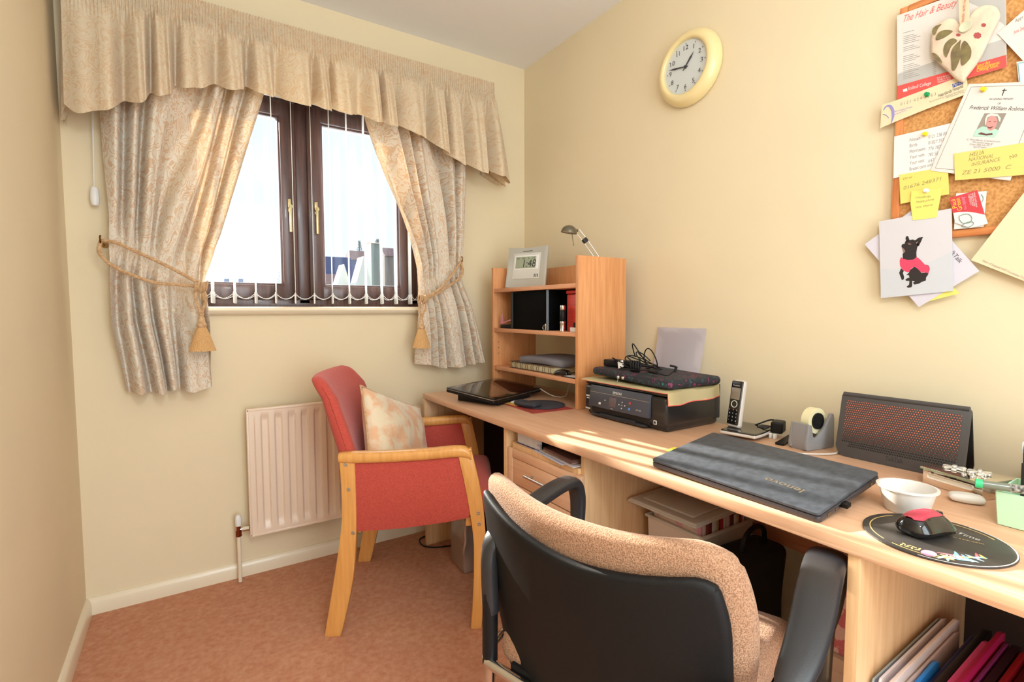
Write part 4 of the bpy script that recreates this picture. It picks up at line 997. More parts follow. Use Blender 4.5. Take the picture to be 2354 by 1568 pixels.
# adapter and its coiled cable
ad = thing('laptop_adapter', 'black laptop power adapter with tangled cable and white tag', 'adapter', (1.43, 1.32, pz + .04))
b = BM(); zt = pz + .045
box(b, (-.025, -.052, 0), (.025, .052, .026), .004, Matrix.Translation((1.40, 1.415, zt)) @ Matrix.Rotation(.12, 4, 'Z')); obj('brick', b, M_black, ad)
b = BM(); rnd = random.Random(5)
def loop(cx, cy, cz, rx, ry, tilt, rot, turns, wob):
    P = []
    for i in range(int(36 * turns)):
        a = 2 * PI * i / 36; w_ = 1 + wob * math.sin(a * .37 + rot)
        v = Vector((rx * math.cos(a) * w_, ry * math.sin(a) * w_, .006 * math.sin(a * 1.7)))
        v = Matrix.Rotation(tilt, 3, 'X') @ v; v = Matrix.Rotation(rot, 3, 'Z') @ v; P.append(Vector((cx, cy, cz)) + v)
    return P
for cx, cy, cz, rx, ry, ti, ro, tu in ((1.40, 1.30, zt + .028, .040, .055, .25, .2, 1.6), (1.41, 1.27, zt + .030, .026, .050, .6, .5, 1.4), (1.42, 1.32, zt + .040, .030, .055, 1.0, 1.3, .85), (1.405, 1.255, zt + .038, .026, .040, 1.2, 1.7, .8), (1.39, 1.29, zt + .010, .055, .075, .08, .1, 1.5), (1.38, 1.36, zt + .020, .03, .05, .3, 1.5, 1.2)):
    P = loop(cx, cy, cz, rx, ry, ti, ro, tu, .12); P = [Vector((p.x, p.y, max(p.z, zt - .001))) for p in P]; sweep(b, P, .0021, seg=8)
sweep(b, smoothpath([(1.38, 1.25, zt + .004), (1.35, 1.22, zt + .006), (1.335, 1.165, zt + .004), (1.34, 1.125, zt + .001), (1.36, 1.118, zt + .012), (1.365, 1.112, zt + .024)], 8), .0021, seg=8)
obj('cable', b, M_black, ad, smooth=60)
b = BM(); cyl(b, (1.352, 1.212, zt + .005), (1.338, 1.168, zt + .005), .0062); cyl(b, (1.362, 1.114, zt + .010), (1.366, 1.110, zt + .030), .0045); cyl(b, (1.366, 1.110, zt + .029), (1.355, 1.128, zt + .032), .0035); obj('connector', b, M_black, ad, smooth=60)
b = BM(); box(b, (-.012, -.014, 0), (.012, .014, .0012), .0003, frame((1.345, 1.345, zt + .018), (.25, -.8, .35), (.35, .35, .9))); obj('tag', b, M_paper, ad)
b = BM()
for k in range(4):
    P = [(1.355 + .006 * math.cos(a), 1.30 - .012 * k + .0, zt + .016 + .018 * math.sin(a)) for a in [2 * PI * i / 20 for i in range(20)]]; sweep(b, P, .0036, seg=6, closed=True)
obj('cable_bundle', b, M_black, ad, smooth=60)
# sheet leaning on the wall behind
t = thing('paper_sheet', 'blank lilac-white paper sheet standing behind the printer', 'paper', (1.58, 1.28, D)); rows = []
c0, c1 = at_x(1508, 752, 1.640), at_x(1619, 754, 1.640); bt = D + .0
for i in range(13):
    f = i / 12; row = []
    for j in range(7):
        g = j / 6; z = c0.z + (.80 - c0.z) * f; y = c0.y + (c1.y - c0.y) * g + .014 * f * g; row.append((1.652 - .055 * f ** 1.5 - .004 * math.sin(g * PI), y, z))
    rows.append(row)
b = BM(); grid(b, rows, thick=.0003); obj('sheet', b, mat('lilac_paper', (238, 230, 238), .8), t, smooth=60)

# ------------------------------------------------------------------ cordless phone
ph = thing('telephone', 'black and silver cordless telephone upright in its charging base', 'telephone', (1.51, .94, D))
M_bzl = mat('pale_silver_plastic', (206, 196, 188), .35)
oa, ob = Vector((1.422, .969, 0)), Vector((1.418, .855, 0))
Mb = frame((1.500, .934, D), (1, .17, 0), (-.17, 1, 0))
b = BM(); rbox(b, (.165, .122, .010), .0045, (10, 10, 1), lambda x, y, z: (x, y * (1 - .10 * (abs(x) / .08) ** 3), z + .0135 + .05 * max(0, x + .02) * .35), Mb); obj('base_rim', b, M_bzl, ph, smooth=180)
b = BM(); rbox(b, (.160, .117, .009), .004, (10, 10, 1), lambda x, y, z: (x, y * (1 - .10 * (abs(x) / .08) ** 3), z + .0170 + .05 * max(0, x + .02) * .35), Mb); bs_ = obj('base_top', b, M_blackg, ph, smooth=180)
b = BM(); rbox(b, (.11, .09, .010), .004, (2, 2, 1), lambda x, y, z: (x + .02, y, z + .0056), Mb); obj('base_foot', b, M_black, ph)
b = BM()
for i in range(3): box(b, (.03 + i * .015, -.045, .0220 + i * .0003), (.041 + i * .015, -.015, .0245 + i * .0003), .0008, Mb)
obj('base_key', b, M_dark, bs_)
hb = Vector((1.470, .9645, D + .021)); ht = Vector((1.492, .940, .9225))
upv = (ht - hb); hl = upv.length; Mhs = frame(hb, (-.10, -1, 0), upv)     # x to viewer right, y up, z to viewer
if (Mhs.to_3x3() @ Vector((0, 0, 1))).x > 0: Mhs = Mhs @ Matrix.Rotation(PI, 4, 'Y')
b = BM(); rbox(b, (.050, hl, .022), .0100, (6, 14, 1), lambda x, y, z: (x * (1 - .05 * (y / hl)), y + hl / 2, z), Mhs); hs = obj('handset', b, M_bzl, ph, smooth=180)
b = BM(); rbox(b, (.043, hl - .012, .010), .0048, (6, 12, 1), lambda x, y, z: (x, y + hl / 2 + .002, z + .0075), Mhs); obj('handset_front', b, M_blackg, hs, smooth=180)
b = BM(); box(b, (-.0165, hl * .585, .0122), (.0165, hl * .83, .0130), .0003, Mhs); obj('screen', b, mat('phone_lcd', (132, 120, 108), .25), hs)
text(hs, 'Panasonic', Mhs @ Matrix.Translation((-.012, hl * .865, .0126)), width=.024, height=.004, m=M_lw)
b = BM(); c = Vector((0, hl * .49, .0128)); sweep(b, [Mhs @ (c + Vector((.0105 * math.cos(a), .0105 * math.sin(a), 0))) for a in [2 * PI * i / 28 for i in range(28)]], .0011, seg=6, closed=True); obj('navigation_ring', b, M_lw, hs)
for r_i, rw in enumerate(('123', '456', '789', '*0#')):
    for c_i, ch in enumerate(rw): text(hs, ch, Mhs @ Matrix.Translation((-.0145 + c_i * .0125, hl * (.355 - .075 * r_i), .0127)), height=.0048, m=M_lw, name='numeral')
# plug
pg = thing('plug_adapter', 'small black plug adapter with pale pins behind the laptop', 'plug', (1.56, .865, D))
b = BM(); rbox(b, (.052, .034, .036), .006, (3, 3, 3), None, Matrix.Translation((1.545, .862, D + .034)) @ Matrix.Rotation(.3, 4, 'Z')); obj('plug_body', b, M_black, pg, smooth=180)
b = BM(); box(b, (1.512, .852, D + .0006), (1.524, .860, D + .016), .001); box(b, (1.514, .866, D + .0006), (1.526, .874, D + .016), .001); obj('pin', b, M_white, pg)
b = BM(); sweep(b, smoothpath([(1.565, .868, D + .04), (1.575, .90, D + .045), (1.56, .93, D + .03), (1.55, .96, D + .012)], 8), .0024, seg=8); obj('cord', b, M_black, pg)

# ------------------------------------------------------------------ tape dispenser
td = thing('tape_dispenser', 'grey tape dispenser loaded with a cream roll of tape', 'tape dispenser', (1.50, .72, D))
u_ = Vector((.985, -.17, 0)); v_ = Vector((.17, .985, 0)); o_ = Vector((1.462, .756, D + .0005))
Mt = Matrix(((u_.x, 0, v_.x, o_.x), (u_.y, 0, v_.y, o_.y), (0, 1, 0, o_.z), (0, 0, 0, 1)))     # x along, y up, z across
M_tg = mat('dispenser_grey', (140, 138, 140), .45, bump=.05, bs=400)
prof = [(0, 0), (.128, 0), (.131, .006), (.128, .085), (.124, .097), (.117, .100), (.110, .098), (.098, .080), (.080, .058), (.050, .036), (.034, .034), (.026, .040), (.018, .072), (.004, .075), (.002, .060), (-.006, .020), (-.006, .004)]
prof = [(x * .85, y) for x, y in prof]
b = BM(); prism(b, prof, .010, Mt @ Matrix.Translation((0, 0, -.029)), bev=.002); prism(b, prof, .010, Mt @ Matrix.Translation((0, 0, .019)), bev=.002)
prism(b, [(0, 0), (.108, 0), (.108, .028), (.045, .028), (.024, .036), (.015, .0735), (.003, .0745), (-.005, .020)], .040, Mt @ Matrix.Translation((0, 0, -.020)))
obj('body', b, M_tg, td)
b = BM(); lathe(b, [(.024, -.012), (.037, -.012), (.037, .012), (.024, .012), (.024, -.012)], 40, Mt @ Matrix.Translation((.060, .078, 0)), caps=False); rl = obj('tape_roll', b, mat('cream_tape', (232, 222, 180), .5), td, smooth=50)
b = BM(); lathe(b, [(0, -.016), (.0235, -.016), (.0235, .016), (0, .016)], 28, Mt @ Matrix.Translation((.060, .078, 0))); obj('hub', b, M_black, td, smooth=50)
t = thing('clear_cable', 'pale cable curling on the desk between dispenser and router', 'cable', (1.48, .70, D))
b = BM(); sweep(b, smoothpath([(1.40, .735, D + .003), (1.43, .705, D + .003), (1.47, .675, D + .004), (1.52, .672, D + .003), (1.56, .69, D + .003)], 8), .0024, seg=8); obj('cable', b, M_bzl, t)

# ------------------------------------------------------------------ black laptop
lv = thing('laptop', 'closed dusty charcoal laptop with maker name, striped by sunlight', 'laptop', (1.1, .67, D), group='closed laptops')
FL_, FR_, BL_ = Vector((.976, .866, .775)), Vector((.976, .464, .771)), Vector((1.224, .874, .810))
Mv = frame(FL_, FR_ - FL_, BL_ - FL_); Wv, Hv = (FR_ - FL_).length, (BL_ - FL_).length
if (Mv.to_3x3() @ Vector((0, 0, 1))).z < 0: Mv = frame(FR_, FL_ - FR_, BL_ - FL_)
M_dust = mat('dusty_lid', (80, 84, 92), .5, col2=(66, 69, 75), vs=60, bump=.2, bs=900, vdetail=8, spec=.22)
def rr_out(W_, H, r, n=5):
    o = []
    for cx, cy, a0 in ((W_ - r, r, -90), (W_ - r, H - r, 0), (r, H - r, 90), (r, r, 180)):
        for k in range(n + 1): a = math.radians(a0 + 90 * k / n); o.append((cx + r * math.cos(a), cy + r * math.sin(a)))
    return o
b = BM(); prism(b, rr_out(Wv, Hv, .008), .006, Mv @ Matrix.Translation((0, 0, -.006)), bev=.0012); obj('lid', b, M_dust, lv, smooth=40)
b = BM(); prism(b, rr_out(Wv + .002, Hv + .001, .009), .013, Mv @ Matrix.Translation((-.001, 0, -.0205)), bev=.003); bs2 = obj('base', b, mat('graphite_plastic', (60, 56, 60), .35), lv, smooth=40)
flip = (Mv.to_3x3() @ Vector((1, 0, 0))).y > 0      # x runs to the window
tx, ty = (.065, .040)
# the name reads from the hinge side, so it stands on its head from the front edge
A_, B2 = at_z(1843, 1137, .776), at_z(1764, 1111, .776)
Mi = Mv.inverted(); a2, b2 = Mi @ A_, Mi @ B2
text(lv, 'lenovo', Mv @ Matrix.Translation((a2.x, a2.y + .014, 0)) @ Matrix.Rotation(math.atan2(b2.y - a2.y, b2.x - a2.x), 4, 'Z'), width=.085, height=.0175, m=M_steel, thick=.0004, bold=.02)
b = BM(); w0 = 0 if flip else Wv
side = (Mv.inverted() @ FR_).x
for k, (y0, y1) in enumerate(((.03, .045), (.06, .066), (.075, .083), (.205, .215))): box(b, (side - .0016, y0, -.017), (side + .0016, y1, -.010), .0003, Mv)
obj('port', b, M_blackg, bs2, smooth=0)
b = BM(); box(b, (side - .004, .083, -.018), (side + .012, .099, -.009), .001, Mv); obj('receiver_dongle', b, M_black, lv)
b = BM()
for xx in (.03, Wv - .05): 
    c = Mv @ Vector((xx, Hv - .02, -.0205)); box(b, (c.x - .008, c.y - .010, D + .0005), (c.x + .008, c.y + .010, c.z + .001), .001)
box(b, (-.012 + (0 if not flip else Wv + .0), Hv - .012, -.014), ((0 if not flip else Wv) + .012, Hv - .002, -.007), .002, Mv)
obj('rear_foot', b, M_black, lv)
flat('sticky_note', 'bright yellow sticky note poking out from under the charcoal laptop', 'note', [(at_z(1530, 1036, D).x, at_z(1530, 1036, D).y), (at_z(1550, 1028, D).x, at_z(1550, 1028, D).y), (at_z(1590, 1040, D).x, at_z(1590, 1040, D).y), (at_z(1565, 1052, D).x, at_z(1565, 1052, D).y)], D + .0004, D + .001, mat('sticky_yellow', (246, 238, 84), .7))
t = thing('notebook', 'thin dark notebook lying between phone and tape dispenser', 'notebook', (1.48, .81, D))
b = BM(); prism(b, [(p.x, p.y) for p in (at_z(1782, 1022, D), at_z(1802, 1026, D), at_z(1830, 1008, D), at_z(1812, 1004, D))], .006, Matrix.Translation((0, 0, D + .0005))); obj('cover', b, M_black, t)

# ------------------------------------------------------------------ router
rt = thing('router', 'black tent-shaped broadband router with red dotted grille', 'router', (1.52, .53, D))
ry0, ry1 = .398, .674; M_rt = mat('router_charcoal', (72, 68, 68), .5)
Mrf = frame((1.492, ry1, D + .0005), (0, -1, 0), (.20, 0, 1)); Hh = .171; Ww = ry1 - ry0
out = []
for cx, cy, r, a0 in ((Ww - .03, .03, .03, -90), (Ww - .008, Hh - .008, .008, 0), (.008, Hh - .008, .008, 90), (.03, .03, .03, 180)):
    for k in range(7): a = math.radians(a0 + 90 * k / 6); out.append((cx + r * math.cos(a), cy + r * math.sin(a)))
b = BM(); prism(b, out, .006, Mrf @ Matrix.Translation((0, 0, -.006)), bev=.001); rf = obj('front_panel', b, M_rt, rt, smooth=40)
Mrb = frame((1.570, ry0, D + .0005), (0, 1, 0), (-.235, 0, 1))
b = BM(); prism(b, [(x, y) for x, y in out], .006, Mrb @ Matrix.Translation((0, 0, -.006)), bev=.001); obj('rear_panel', b, M_black, rt, smooth=40)
b = BM(); cyl(b, (1.5275, ry0 + .004, D + .166), (1.5275, ry1 - .004, D + .166), .006); obj('top_ridge', b, M_rt, rt, smooth=60)
b = BM(); m_dot = mat('grille_red_dot', (206, 116, 92), .5); m_dk = mat('grille_hole', (26, 20, 20), .7)
nx, nz = 46, 22
for i in range(nx):
    for j in range(nz):
        x = .016 + (Ww - .030) * (i + (.5 if j % 2 else 0)) / nx; y = .030 + (Hh - .044) * j / nz
        if y < .036 and (x < .03): continue
        fade = max(0, min(1, (y - .040) / .045)); q_ = .0004 + .0008 * fade
        if fade > .05: box(b, (x - q_, y - q_, .0000), (x + q_, y + q_, .0006), 0, Mrf, mi=0)
        box(b, (x - .0019, y - .0019, .0), (x + .0019, y + .0019, .0002), 0, Mrf, mi=1)
obj('grille', b, [m_dot, m_dk], rf, smooth=0)
text(rf, 'TalkTalk', Mrf @ Matrix.Translation((Ww * .5 - .018, .013, .0002)), width=.038, height=.011, m=M_ink)

# ------------------------------------------------------------------ trinket box
tb = thing('trinket_box', 'mirrored glass trinket box with crystal decoration on its lid', 'box', (1.45, .39, D))
Mtb = frame((1.414, .450, D + .0005), (-.30, -1, 0), (1, -.30, 0)) if False else frame((1.413, .449, D + .0005), (-.035, -.114, 0), (.114, -.035, 0))
if (Mtb.to_3x3() @ Vector((0, 0, 1))).z < 0: Mtb = frame((1.413, .449, D + .0005), (-.035, -.114, 0), (.114, -.035, 0)) @ Matrix.Rotation(0, 4, 'Z')
M_mir = mat('mirror_glass', (224, 214, 200), .06, metal=1); M_gg = mat('green_glass_edge', (172, 188, 160), .1, metal=.5)
# local x right, y away (flip so z is up)
xa = Vector((-.035, -.114, 0)).normalized(); ya = Vector((.114, -.035, 0)).normalized()
Mtb = Matrix(((xa.x, ya.x, 0, 1.413), (xa.y, ya.y, 0, .449), (0, 0, 1, D + .0005), (0, 0, 0, 1)))
b = BM(); box(b, (0, 0, 0), (.118, .10, .032), .001, Mtb); obj('box_body', b, M_mir, tb)
b = BM(); box(b, (.012, -.0012, .016), (.102, -.0002, .0275), .004, Mtb); obj('etched_panel', b, mat('frosted_white', (226, 214, 198), .5), tb)
b = BM(); box(b, (-.004, -.004, .033), (.122, .104, .038), .001, Mtb); lid = obj('lid', b, M_gg, tb)
b = BM(); box(b, (-.0035, -.0035, .0376), (.1215, .1035, .0384), .0002, Mtb); obj('lid_mirror', b, M_mir, lid)
b = BM()
rn = random.Random(3)
for cx, cy in ((.035, .045), (.075, .06)):
    for k in range(6): 
        a = k * PI / 3; rbox(b, (.020, .010, .006), .0028, (2, 2, 1), None, Mtb @ Matrix.Translation((cx + .012 * math.cos(a), cy + .012 * math.sin(a), .0415)) @ Matrix.Rotation(a, 4, 'Z'))
    rbox(b, (.010, .010, .009), .0042, (2, 2, 1), None, Mtb @ Matrix.Translation((cx, cy, .043)))
for k in range(26): rbox(b, (.004, .004, .004), .0016, (1, 1, 1), None, Mtb @ Matrix.Translation((.062 + .042 * rn.random(), .010 + .045 * rn.random(), .0402)))
obj('crystal', b, mat('crystal_glass', (236, 236, 232), .05, metal=.6), lid, smooth=0)
b = BM(); box(b, (.058, -.003, .031), (.068, -.0002, .0335), .0005, Mtb); obj('latch', b, M_dark, tb)

# ------------------------------------------------------------------ plastic pot with folded tissue
pt = thing('plastic_pot', 'small white plastic pot holding folded tissue near the desk edge', 'pot', (1.19, .402, D))
b = BM(); Mpt = Matrix.Translation((1.190, .402, D + .0005))
lathe(b, [(0, 0), (.034, 0), (.036, .003), (.0375, .012), (.0385, .013), (.046, .044), (.0505, .046), (.0508, .049), (.0455, .0495), (.0445, .046), (.036, .010), (.033, .004), (0, .003)], 44, Mpt, caps=False); obj('pot', b, mix_frost('pot_plastic', (240, 234, 228), .86), pt, smooth=50)
t = thing('tissue', 'crumpled white tissue inside the plastic pot', 'tissue', (1.19, .402, D + .006)); rows = []
for i in range(15):
    row = []
    for j in range(15):
        a, c = i / 7 - 1, j / 7 - 1; q = Vector((a, c)); 
        if q.length > 1: q = q / max(abs(a), abs(c)) * 1.0 if q.length > 1 else q; q = q.normalized() * min(1, Vector((a, c)).length)
        row.append((1.19 + q.x * .034, .402 + q.y * .034, D + .024 + .012 * noise.noise(Vector((a * 2, c * 2, 3))) + .004 * noise.noise(Vector((a * 6, c * 6, 1)))))
    rows.append(row)
b = BM(); grid(b, rows, thick=.001); obj('tissue_sheet', b, M_paper, t, smooth=20)
b = BM(); rbox(b, (.058, .036, .018), .0088, (6, 4, 1), lambda x, y, z: (x, y * (1 - .2 * (x / .03) ** 2), z * (1 - .35 * (x / .03) ** 2)), Matrix.Translation((1.345, .352, D + .0095)) @ Matrix.Rotation(-1.15, 4, 'Z'))
o = obj('pebble_light', b, mix_frost('frosted_white_plastic', (236, 232, 228), .95), None, smooth=180); _tag(o, 'smooth white oval pebble-shaped object beside the trinket box', 'ornament')

# ------------------------------------------------------------------ pen tray
tr = thing('pen_tray', 'mint green plastic pen tray at the right edge of the desk', 'tray', (1.31, .18, D))
M_mint = mat('mint_plastic', (196, 232, 200), .4)
def shell_box(x0, x1, y0, y1, z0, z1, th, flare):
    b = BM(); o0 = [(x0, y0), (x1, y0), (x1, y1), (x0, y1)]; cx, cy = (x0 + x1) / 2, (y0 + y1) / 2
    def ring(dz, off, fl): return [(cx + (x - cx) * (1 + fl) - math.copysign(off, x - cx), cy + (y - cy) * (1 + fl) - math.copysign(off, y - cy), dz) for x, y in o0]
    R4 = [ring(z0, 0, 0), ring(z1, 0, flare), ring(z1, th, flare), ring(z0 + th, th, 0)]
    bb = bmesh.new(); V = [[bb.verts.new(p) for p in r] for r in R4]
    for A, B in zip(V, V[1:]):
        for k in range(4): bb.faces.new((A[k], A[(k + 1) % 4], B[(k + 1) % 4], B[k]))
    bb.faces.new(V[0]); bb.faces.new(V[3]); bmesh.ops.bevel(bb, geom=[e for e in bb.edges], offset=.0012, segments=1, affect='EDGES'); return merge(b, bb)
b = shell_box(1.252, 1.375, .10, .283, D + .0005, D + .064, .0025, .05); obj('tray_body', b, M_mint, tr)
def pen(lab, a, c, r, parts, cat='pen'):
    t = thing('marker_pen', lab, cat, ((a[0] + c[0]) / 2, (a[1] + c[1]) / 2, min(a[2], c[2]) - r), group='pens lying in the mint tray')
    a, c = Vector(a), Vector(c); pos = 0
    for nm, L_, rr_, m in parts:
        b = BM(); cyl(b, a + (c - a) * pos, a + (c - a) * (pos + L_), r * rr_, 20); obj(nm, b, m, t, smooth=60); pos += L_
    return t
M_green = mat('green_plastic', (60, 196, 132), .35); M_blue = mat('blue_plastic', (66, 108, 168), .35)
pen('thick green-ended marker with blue barrel resting across the mint tray', (1.236, .3125, D + .073), (1.300, .12, D + .077), .0085, (('end_cap', .05, 1.0, M_green), ('clear_barrel', .18, .85, mat('smoky_plastic', (120, 126, 112), .15)), ('printed_band', .14, .9, mat('speckled_band', (206, 200, 186), .5, col2=(60, 60, 60), vs=120)), ('blue_barrel', .20, 1.0, M_blue), ('green_barrel', .43, .9, mat('bright_green', (40, 178, 96), .4))))
pen('slim dark pen standing upright in the mint tray', (1.335, .268, D + .004), (1.350, .272, D + .135), .0032, (('barrel', .75, 1, M_dark), ('tip', .25, .5, M_dark)))
sp = thing('letter_opener', 'curved silver metal utensil in the mint tray', 'utensil', (1.34, .22, D + .005))
b = BM(); rbox(b, (.05, .10, .004), .0018, (6, 10, 1), lambda x, y, z: (x, y, z + .5 * x * x * 12 * .5 + y * y * 1.5), Matrix.Translation((1.345, .215, D + .070)) @ Matrix.Rotation(.5, 4, 'X')); obj('scoop', b, M_steel, sp, smooth=180)
t = thing('paper_note', 'white paper standing in the mint tray', 'note', (1.32, .18, D + .005))
b = BM(); box(b, (0, 0, 0), (.001, .10, .10), 0, Matrix.Translation((1.318, .125, D + .006)) @ Matrix.Rotation(.15, 4, 'Y')); obj('paper', b, M_paper, t, smooth=0)
M_dam = mat('silver_floral_paper', (206, 208, 210), .6, col2=(230, 230, 228), vs=24, lo=.48, hi=.54)
t = thing('photo_box', 'grey floral patterned box behind the mint pen tray', 'box', (1.47, .20, D))
b = BM(); box(b, (1.425, .06, D + .0005), (1.535, .290, D + .122), .002); obj('box_body', b, M_dam, t)
b = BM(); box(b, (1.423, .058, D + .105), (1.537, .292, D + .128), .002); obj('lid', b, M_dam, t)

# ------------------------------------------------------------------ mouse mat and mouse
mm = thing('mouse_mat', 'round black mouse mat with printed gold and coloured artwork', 'mouse mat', (1.082, .322, D))
b = BM(); prism(b, [(1.082 + .104 * math.cos(a), .322 + .104 * math.sin(a)) for a in [2 * PI * i / 72 for i in range(72)]], .003, Matrix.Translation((0, 0, D + .0005)), bev=.0006); obj('mat_disc', b, mat('mat_black', (62, 58, 56), .45, var=.2, vs=30, spec=.4), mm)
zz = D + .0036
def ring(bm, cx, cy, r, w_, a0, a1, z=zz, n=40):
    P = [math.radians(a0 + (a1 - a0) * i / n) for i in range(n + 1)]
    prism(bm, [(cx + r * math.cos(a), cy + r * math.sin(a)) for a in P] + [(cx + (r - w_) * math.cos(a), cy + (r - w_) * math.sin(a)) for a in reversed(P)], .0002, Matrix.Translation((0, 0, z)))
b = BM(); ring(b, 1.082, .322, .0935, .0016, 60, 150); ring(b, 1.082, .322, .0935, .0016, 160, 200); ring(b, 1.082, .322, .0935, .0016, -40, 50); obj('gold_ring', b, mat('gold_print', (222, 190, 120), .5), mm, smooth=0)
b = BM(); ring(b, 1.082, .322, .103, .0018, 185, 350); obj('pale_rim', b, M_lw, mm, smooth=0)
rn = random.Random(11)
cols = [(238, 150, 190), (150, 206, 222), (120, 190, 210), (240, 120, 130), (226, 200, 120), (200, 226, 232), (96, 150, 180)]
cm = [mat('artwork_tone', c, .5) for c in cols]
b = BM()
def blob(cx, cy, L_, W_, ro, k, z=zz): prism(b, [(L_ * math.cos(a), W_ * math.sin(a)) for a in [2 * PI * i / 14 for i in range(14)]], .0002, Matrix.Translation((cx, cy, z)) @ Matrix.Rotation(ro, 4, 'Z'), mi=k)
A0 = at_z(2135, 1277, D); blob(A0.x, A0.y, .013, .010, 0, 0)
for k in range(34):
    f = rn.random(); c = at_z(2165 + 145 * f, 1282 + 6 * math.sin(f * 3) - 62 * max(0, f - .55) * 2 * rn.random() + 10 * (rn.random() - .5), D)
    if (c.x - 1.082) ** 2 + (c.y - .322) ** 2 < .092 ** 2 and c.x < 1.06: blob(c.x, c.y, .006 + .010 * rn.random(), .0022, rn.random() * 3, 1 + k % 6, zz + .00002 * k)
obj('coloured_artwork', b, cm, mm, smooth=0)
def desk_text(par, s, p0, p1, hgt, m, z=zz):
    a, c = at_z(*p0, D), at_z(*p1, D); d = c - a; text(par, s, Matrix.Translation((a.x, a.y, z)) @ Matrix.Rotation(math.atan2(d.y, d.x), 4, 'Z'), width=d.length, height=hgt, m=m, thick=.0002)
desk_text(mm, 'Time', (2197, 1230), (2250, 1248), .010, M_lw); desk_text(mm, 'for a little sparkle', (2190, 1240), (2262, 1257), .004, MATS['gold_print'])
b = BM(); 
for k in range(8): 
    c = at_z(2072 + 6 * k, 1257 + 2.0 * k - 4 * (k % 2), D); prism(b, [(.004 * math.cos(a), .0015 * math.sin(a)) for a in [2 * PI * i / 10 for i in range(10)]], .0002, Matrix.Translation((c.x, c.y, zz)) @ Matrix.Rotation(k * .9, 4, 'Z'))
obj('gold_print', b, MATS['gold_print'], mm, smooth=0)
pm = thing('computer_mouse', 'pink and black wireless mouse on the round mouse mat', 'mouse', (1.085, .334, D + .004))
L_, W_, H_ = .100, .062, .042
Mm = Matrix.Translation((1.085, .337, D + .0042)) @ Matrix.Rotation(-.30, 4, 'Z')
def mh(x, y):
    a = min(1, abs(x) / (L_ / 2)); c = min(1, abs(y) / (W_ / 2)); return H_ * (1 - a ** 2.6) ** .5 * (1 - c ** 2.8) ** .5
def mshape(x, y, z):
    q = .5 + z / H_
    w_ = 1 - .13 * math.cos(x / L_ * 2 * PI) * .6
    s = (1 - .30 * max(0, q - .35) ** 1.5)
    zz_ = q * H_ * (1 - .42 * (abs(x + .006) / (L_ / 2)) ** 2.4) * (1 - .35 * (abs(y) / (W_ / 2)) ** 2.2)
    return (x * (1 - .10 * q), y * w_ * s, zz_)
b = BM(); rbox(b, (L_, W_, H_), .020, (14, 12, 5), lambda x, y, z: mshape(x, y * (1 - .30 * (abs(x) / (L_ / 2)) ** 3), z), Mm); obj('shell', b, M_blackg, pm, smooth=180)
b = BM(); rows = []
for i in range(19):
    x = -L_ * .44 + L_ * .80 * i / 18; row = []
    hw = .020 * (1 - max(0, (x - .005) / .05) ** 1.2 * .75) if x > .005 else .020
    hw *= min(1, math.sqrt(max(0, (x + L_ * .44 + .002) / .012))) if x < -L_ * .44 + .010 else 1
    for j in range(13):
        y = hw * (2 * j / 12 - 1); q = mshape(x, y, H_ / 2); row.append(Mm @ Vector((q[0], q[1] * 1.0, q[2] + .0012 - .0018 * (abs(2 * j / 12 - 1)) ** 4)))
    rows.append(row)
grid(b, rows, thick=-.0010); obj('pink_top', b, mat('pink_gloss', (240, 92, 118), .15, coat=.6), pm, smooth=180)
b = BM(); lathe(b, [(0, -.003), (.0065, -.003), (.0065, .003), (0, .003)], 18, Mm @ Matrix.Translation((L_ * .30, 0, H_ * .72)) @ Matrix.Rotation(PI / 2, 4, 'X')); obj('scroll_wheel', b, M_dark, pm)
# ================================================================== NOTICEBOARD
nbd = thing('noticeboard', 'cork noticeboard in an orange wood frame on the right wall', 'noticeboard', (1.652, .18, 1.36))
XB = 1.6455      # cork face
p_tl, p_bl = at_x(2062, 23, 1.640), at_x(2052, 545, 1.640); p_b2 = at_x(2290, 538, 1.640)
y0b, zb0, zt0 = (p_tl.y + p_bl.y) / 2, at_x(2197, 546, 1.640).z, p_tl.z
Lb = .90; roll_ = math.atan2(p_bl.y - p_tl.y, -(p_tl.z - p_bl.z)) * 0 + .0
Mbd = Matrix(((0, 0, -1, XR - .002), (-1, 0, 0, y0b), (0, 1, 0, zb0), (0, 0, 0, 1)))   # x right, y up, z to the room
Hb = zt0 - zb0
M_cork = mat('cork', (216, 160, 98), .9, col2=(188, 128, 70), vs=150, vdetail=8, bump=.3, bs=260, lo=.36, hi=.6)
M_pine = wood('orange_pine', (226, 148, 90), (196, 112, 60), rough=.35, axis=1); M_pineh = wood('orange_pine_upright', (226, 148, 90), (196, 112, 60), rough=.35, axis=2)
b = BM(); box(b, (.006, .006, 0), (Lb - .006, Hb - .006, .011), 0, Mbd); obj('cork_sheet', b, M_cork, nbd)
fw = .019
for (a, c, mm_) in (((0, 0, 0), (fw, Hb, .018), M_pineh), ((Lb - fw, 0, 0), (Lb, Hb, .018), M_pineh), ((fw, 0, 0), (Lb - fw, fw, .0178), M_pine), ((fw, Hb - fw, 0), (Lb - fw, Hb, .0178), M_pine)):
    b = BM(); box(b, a, c, .003, Mbd); obj('frame_bar', b, mm_, nbd)
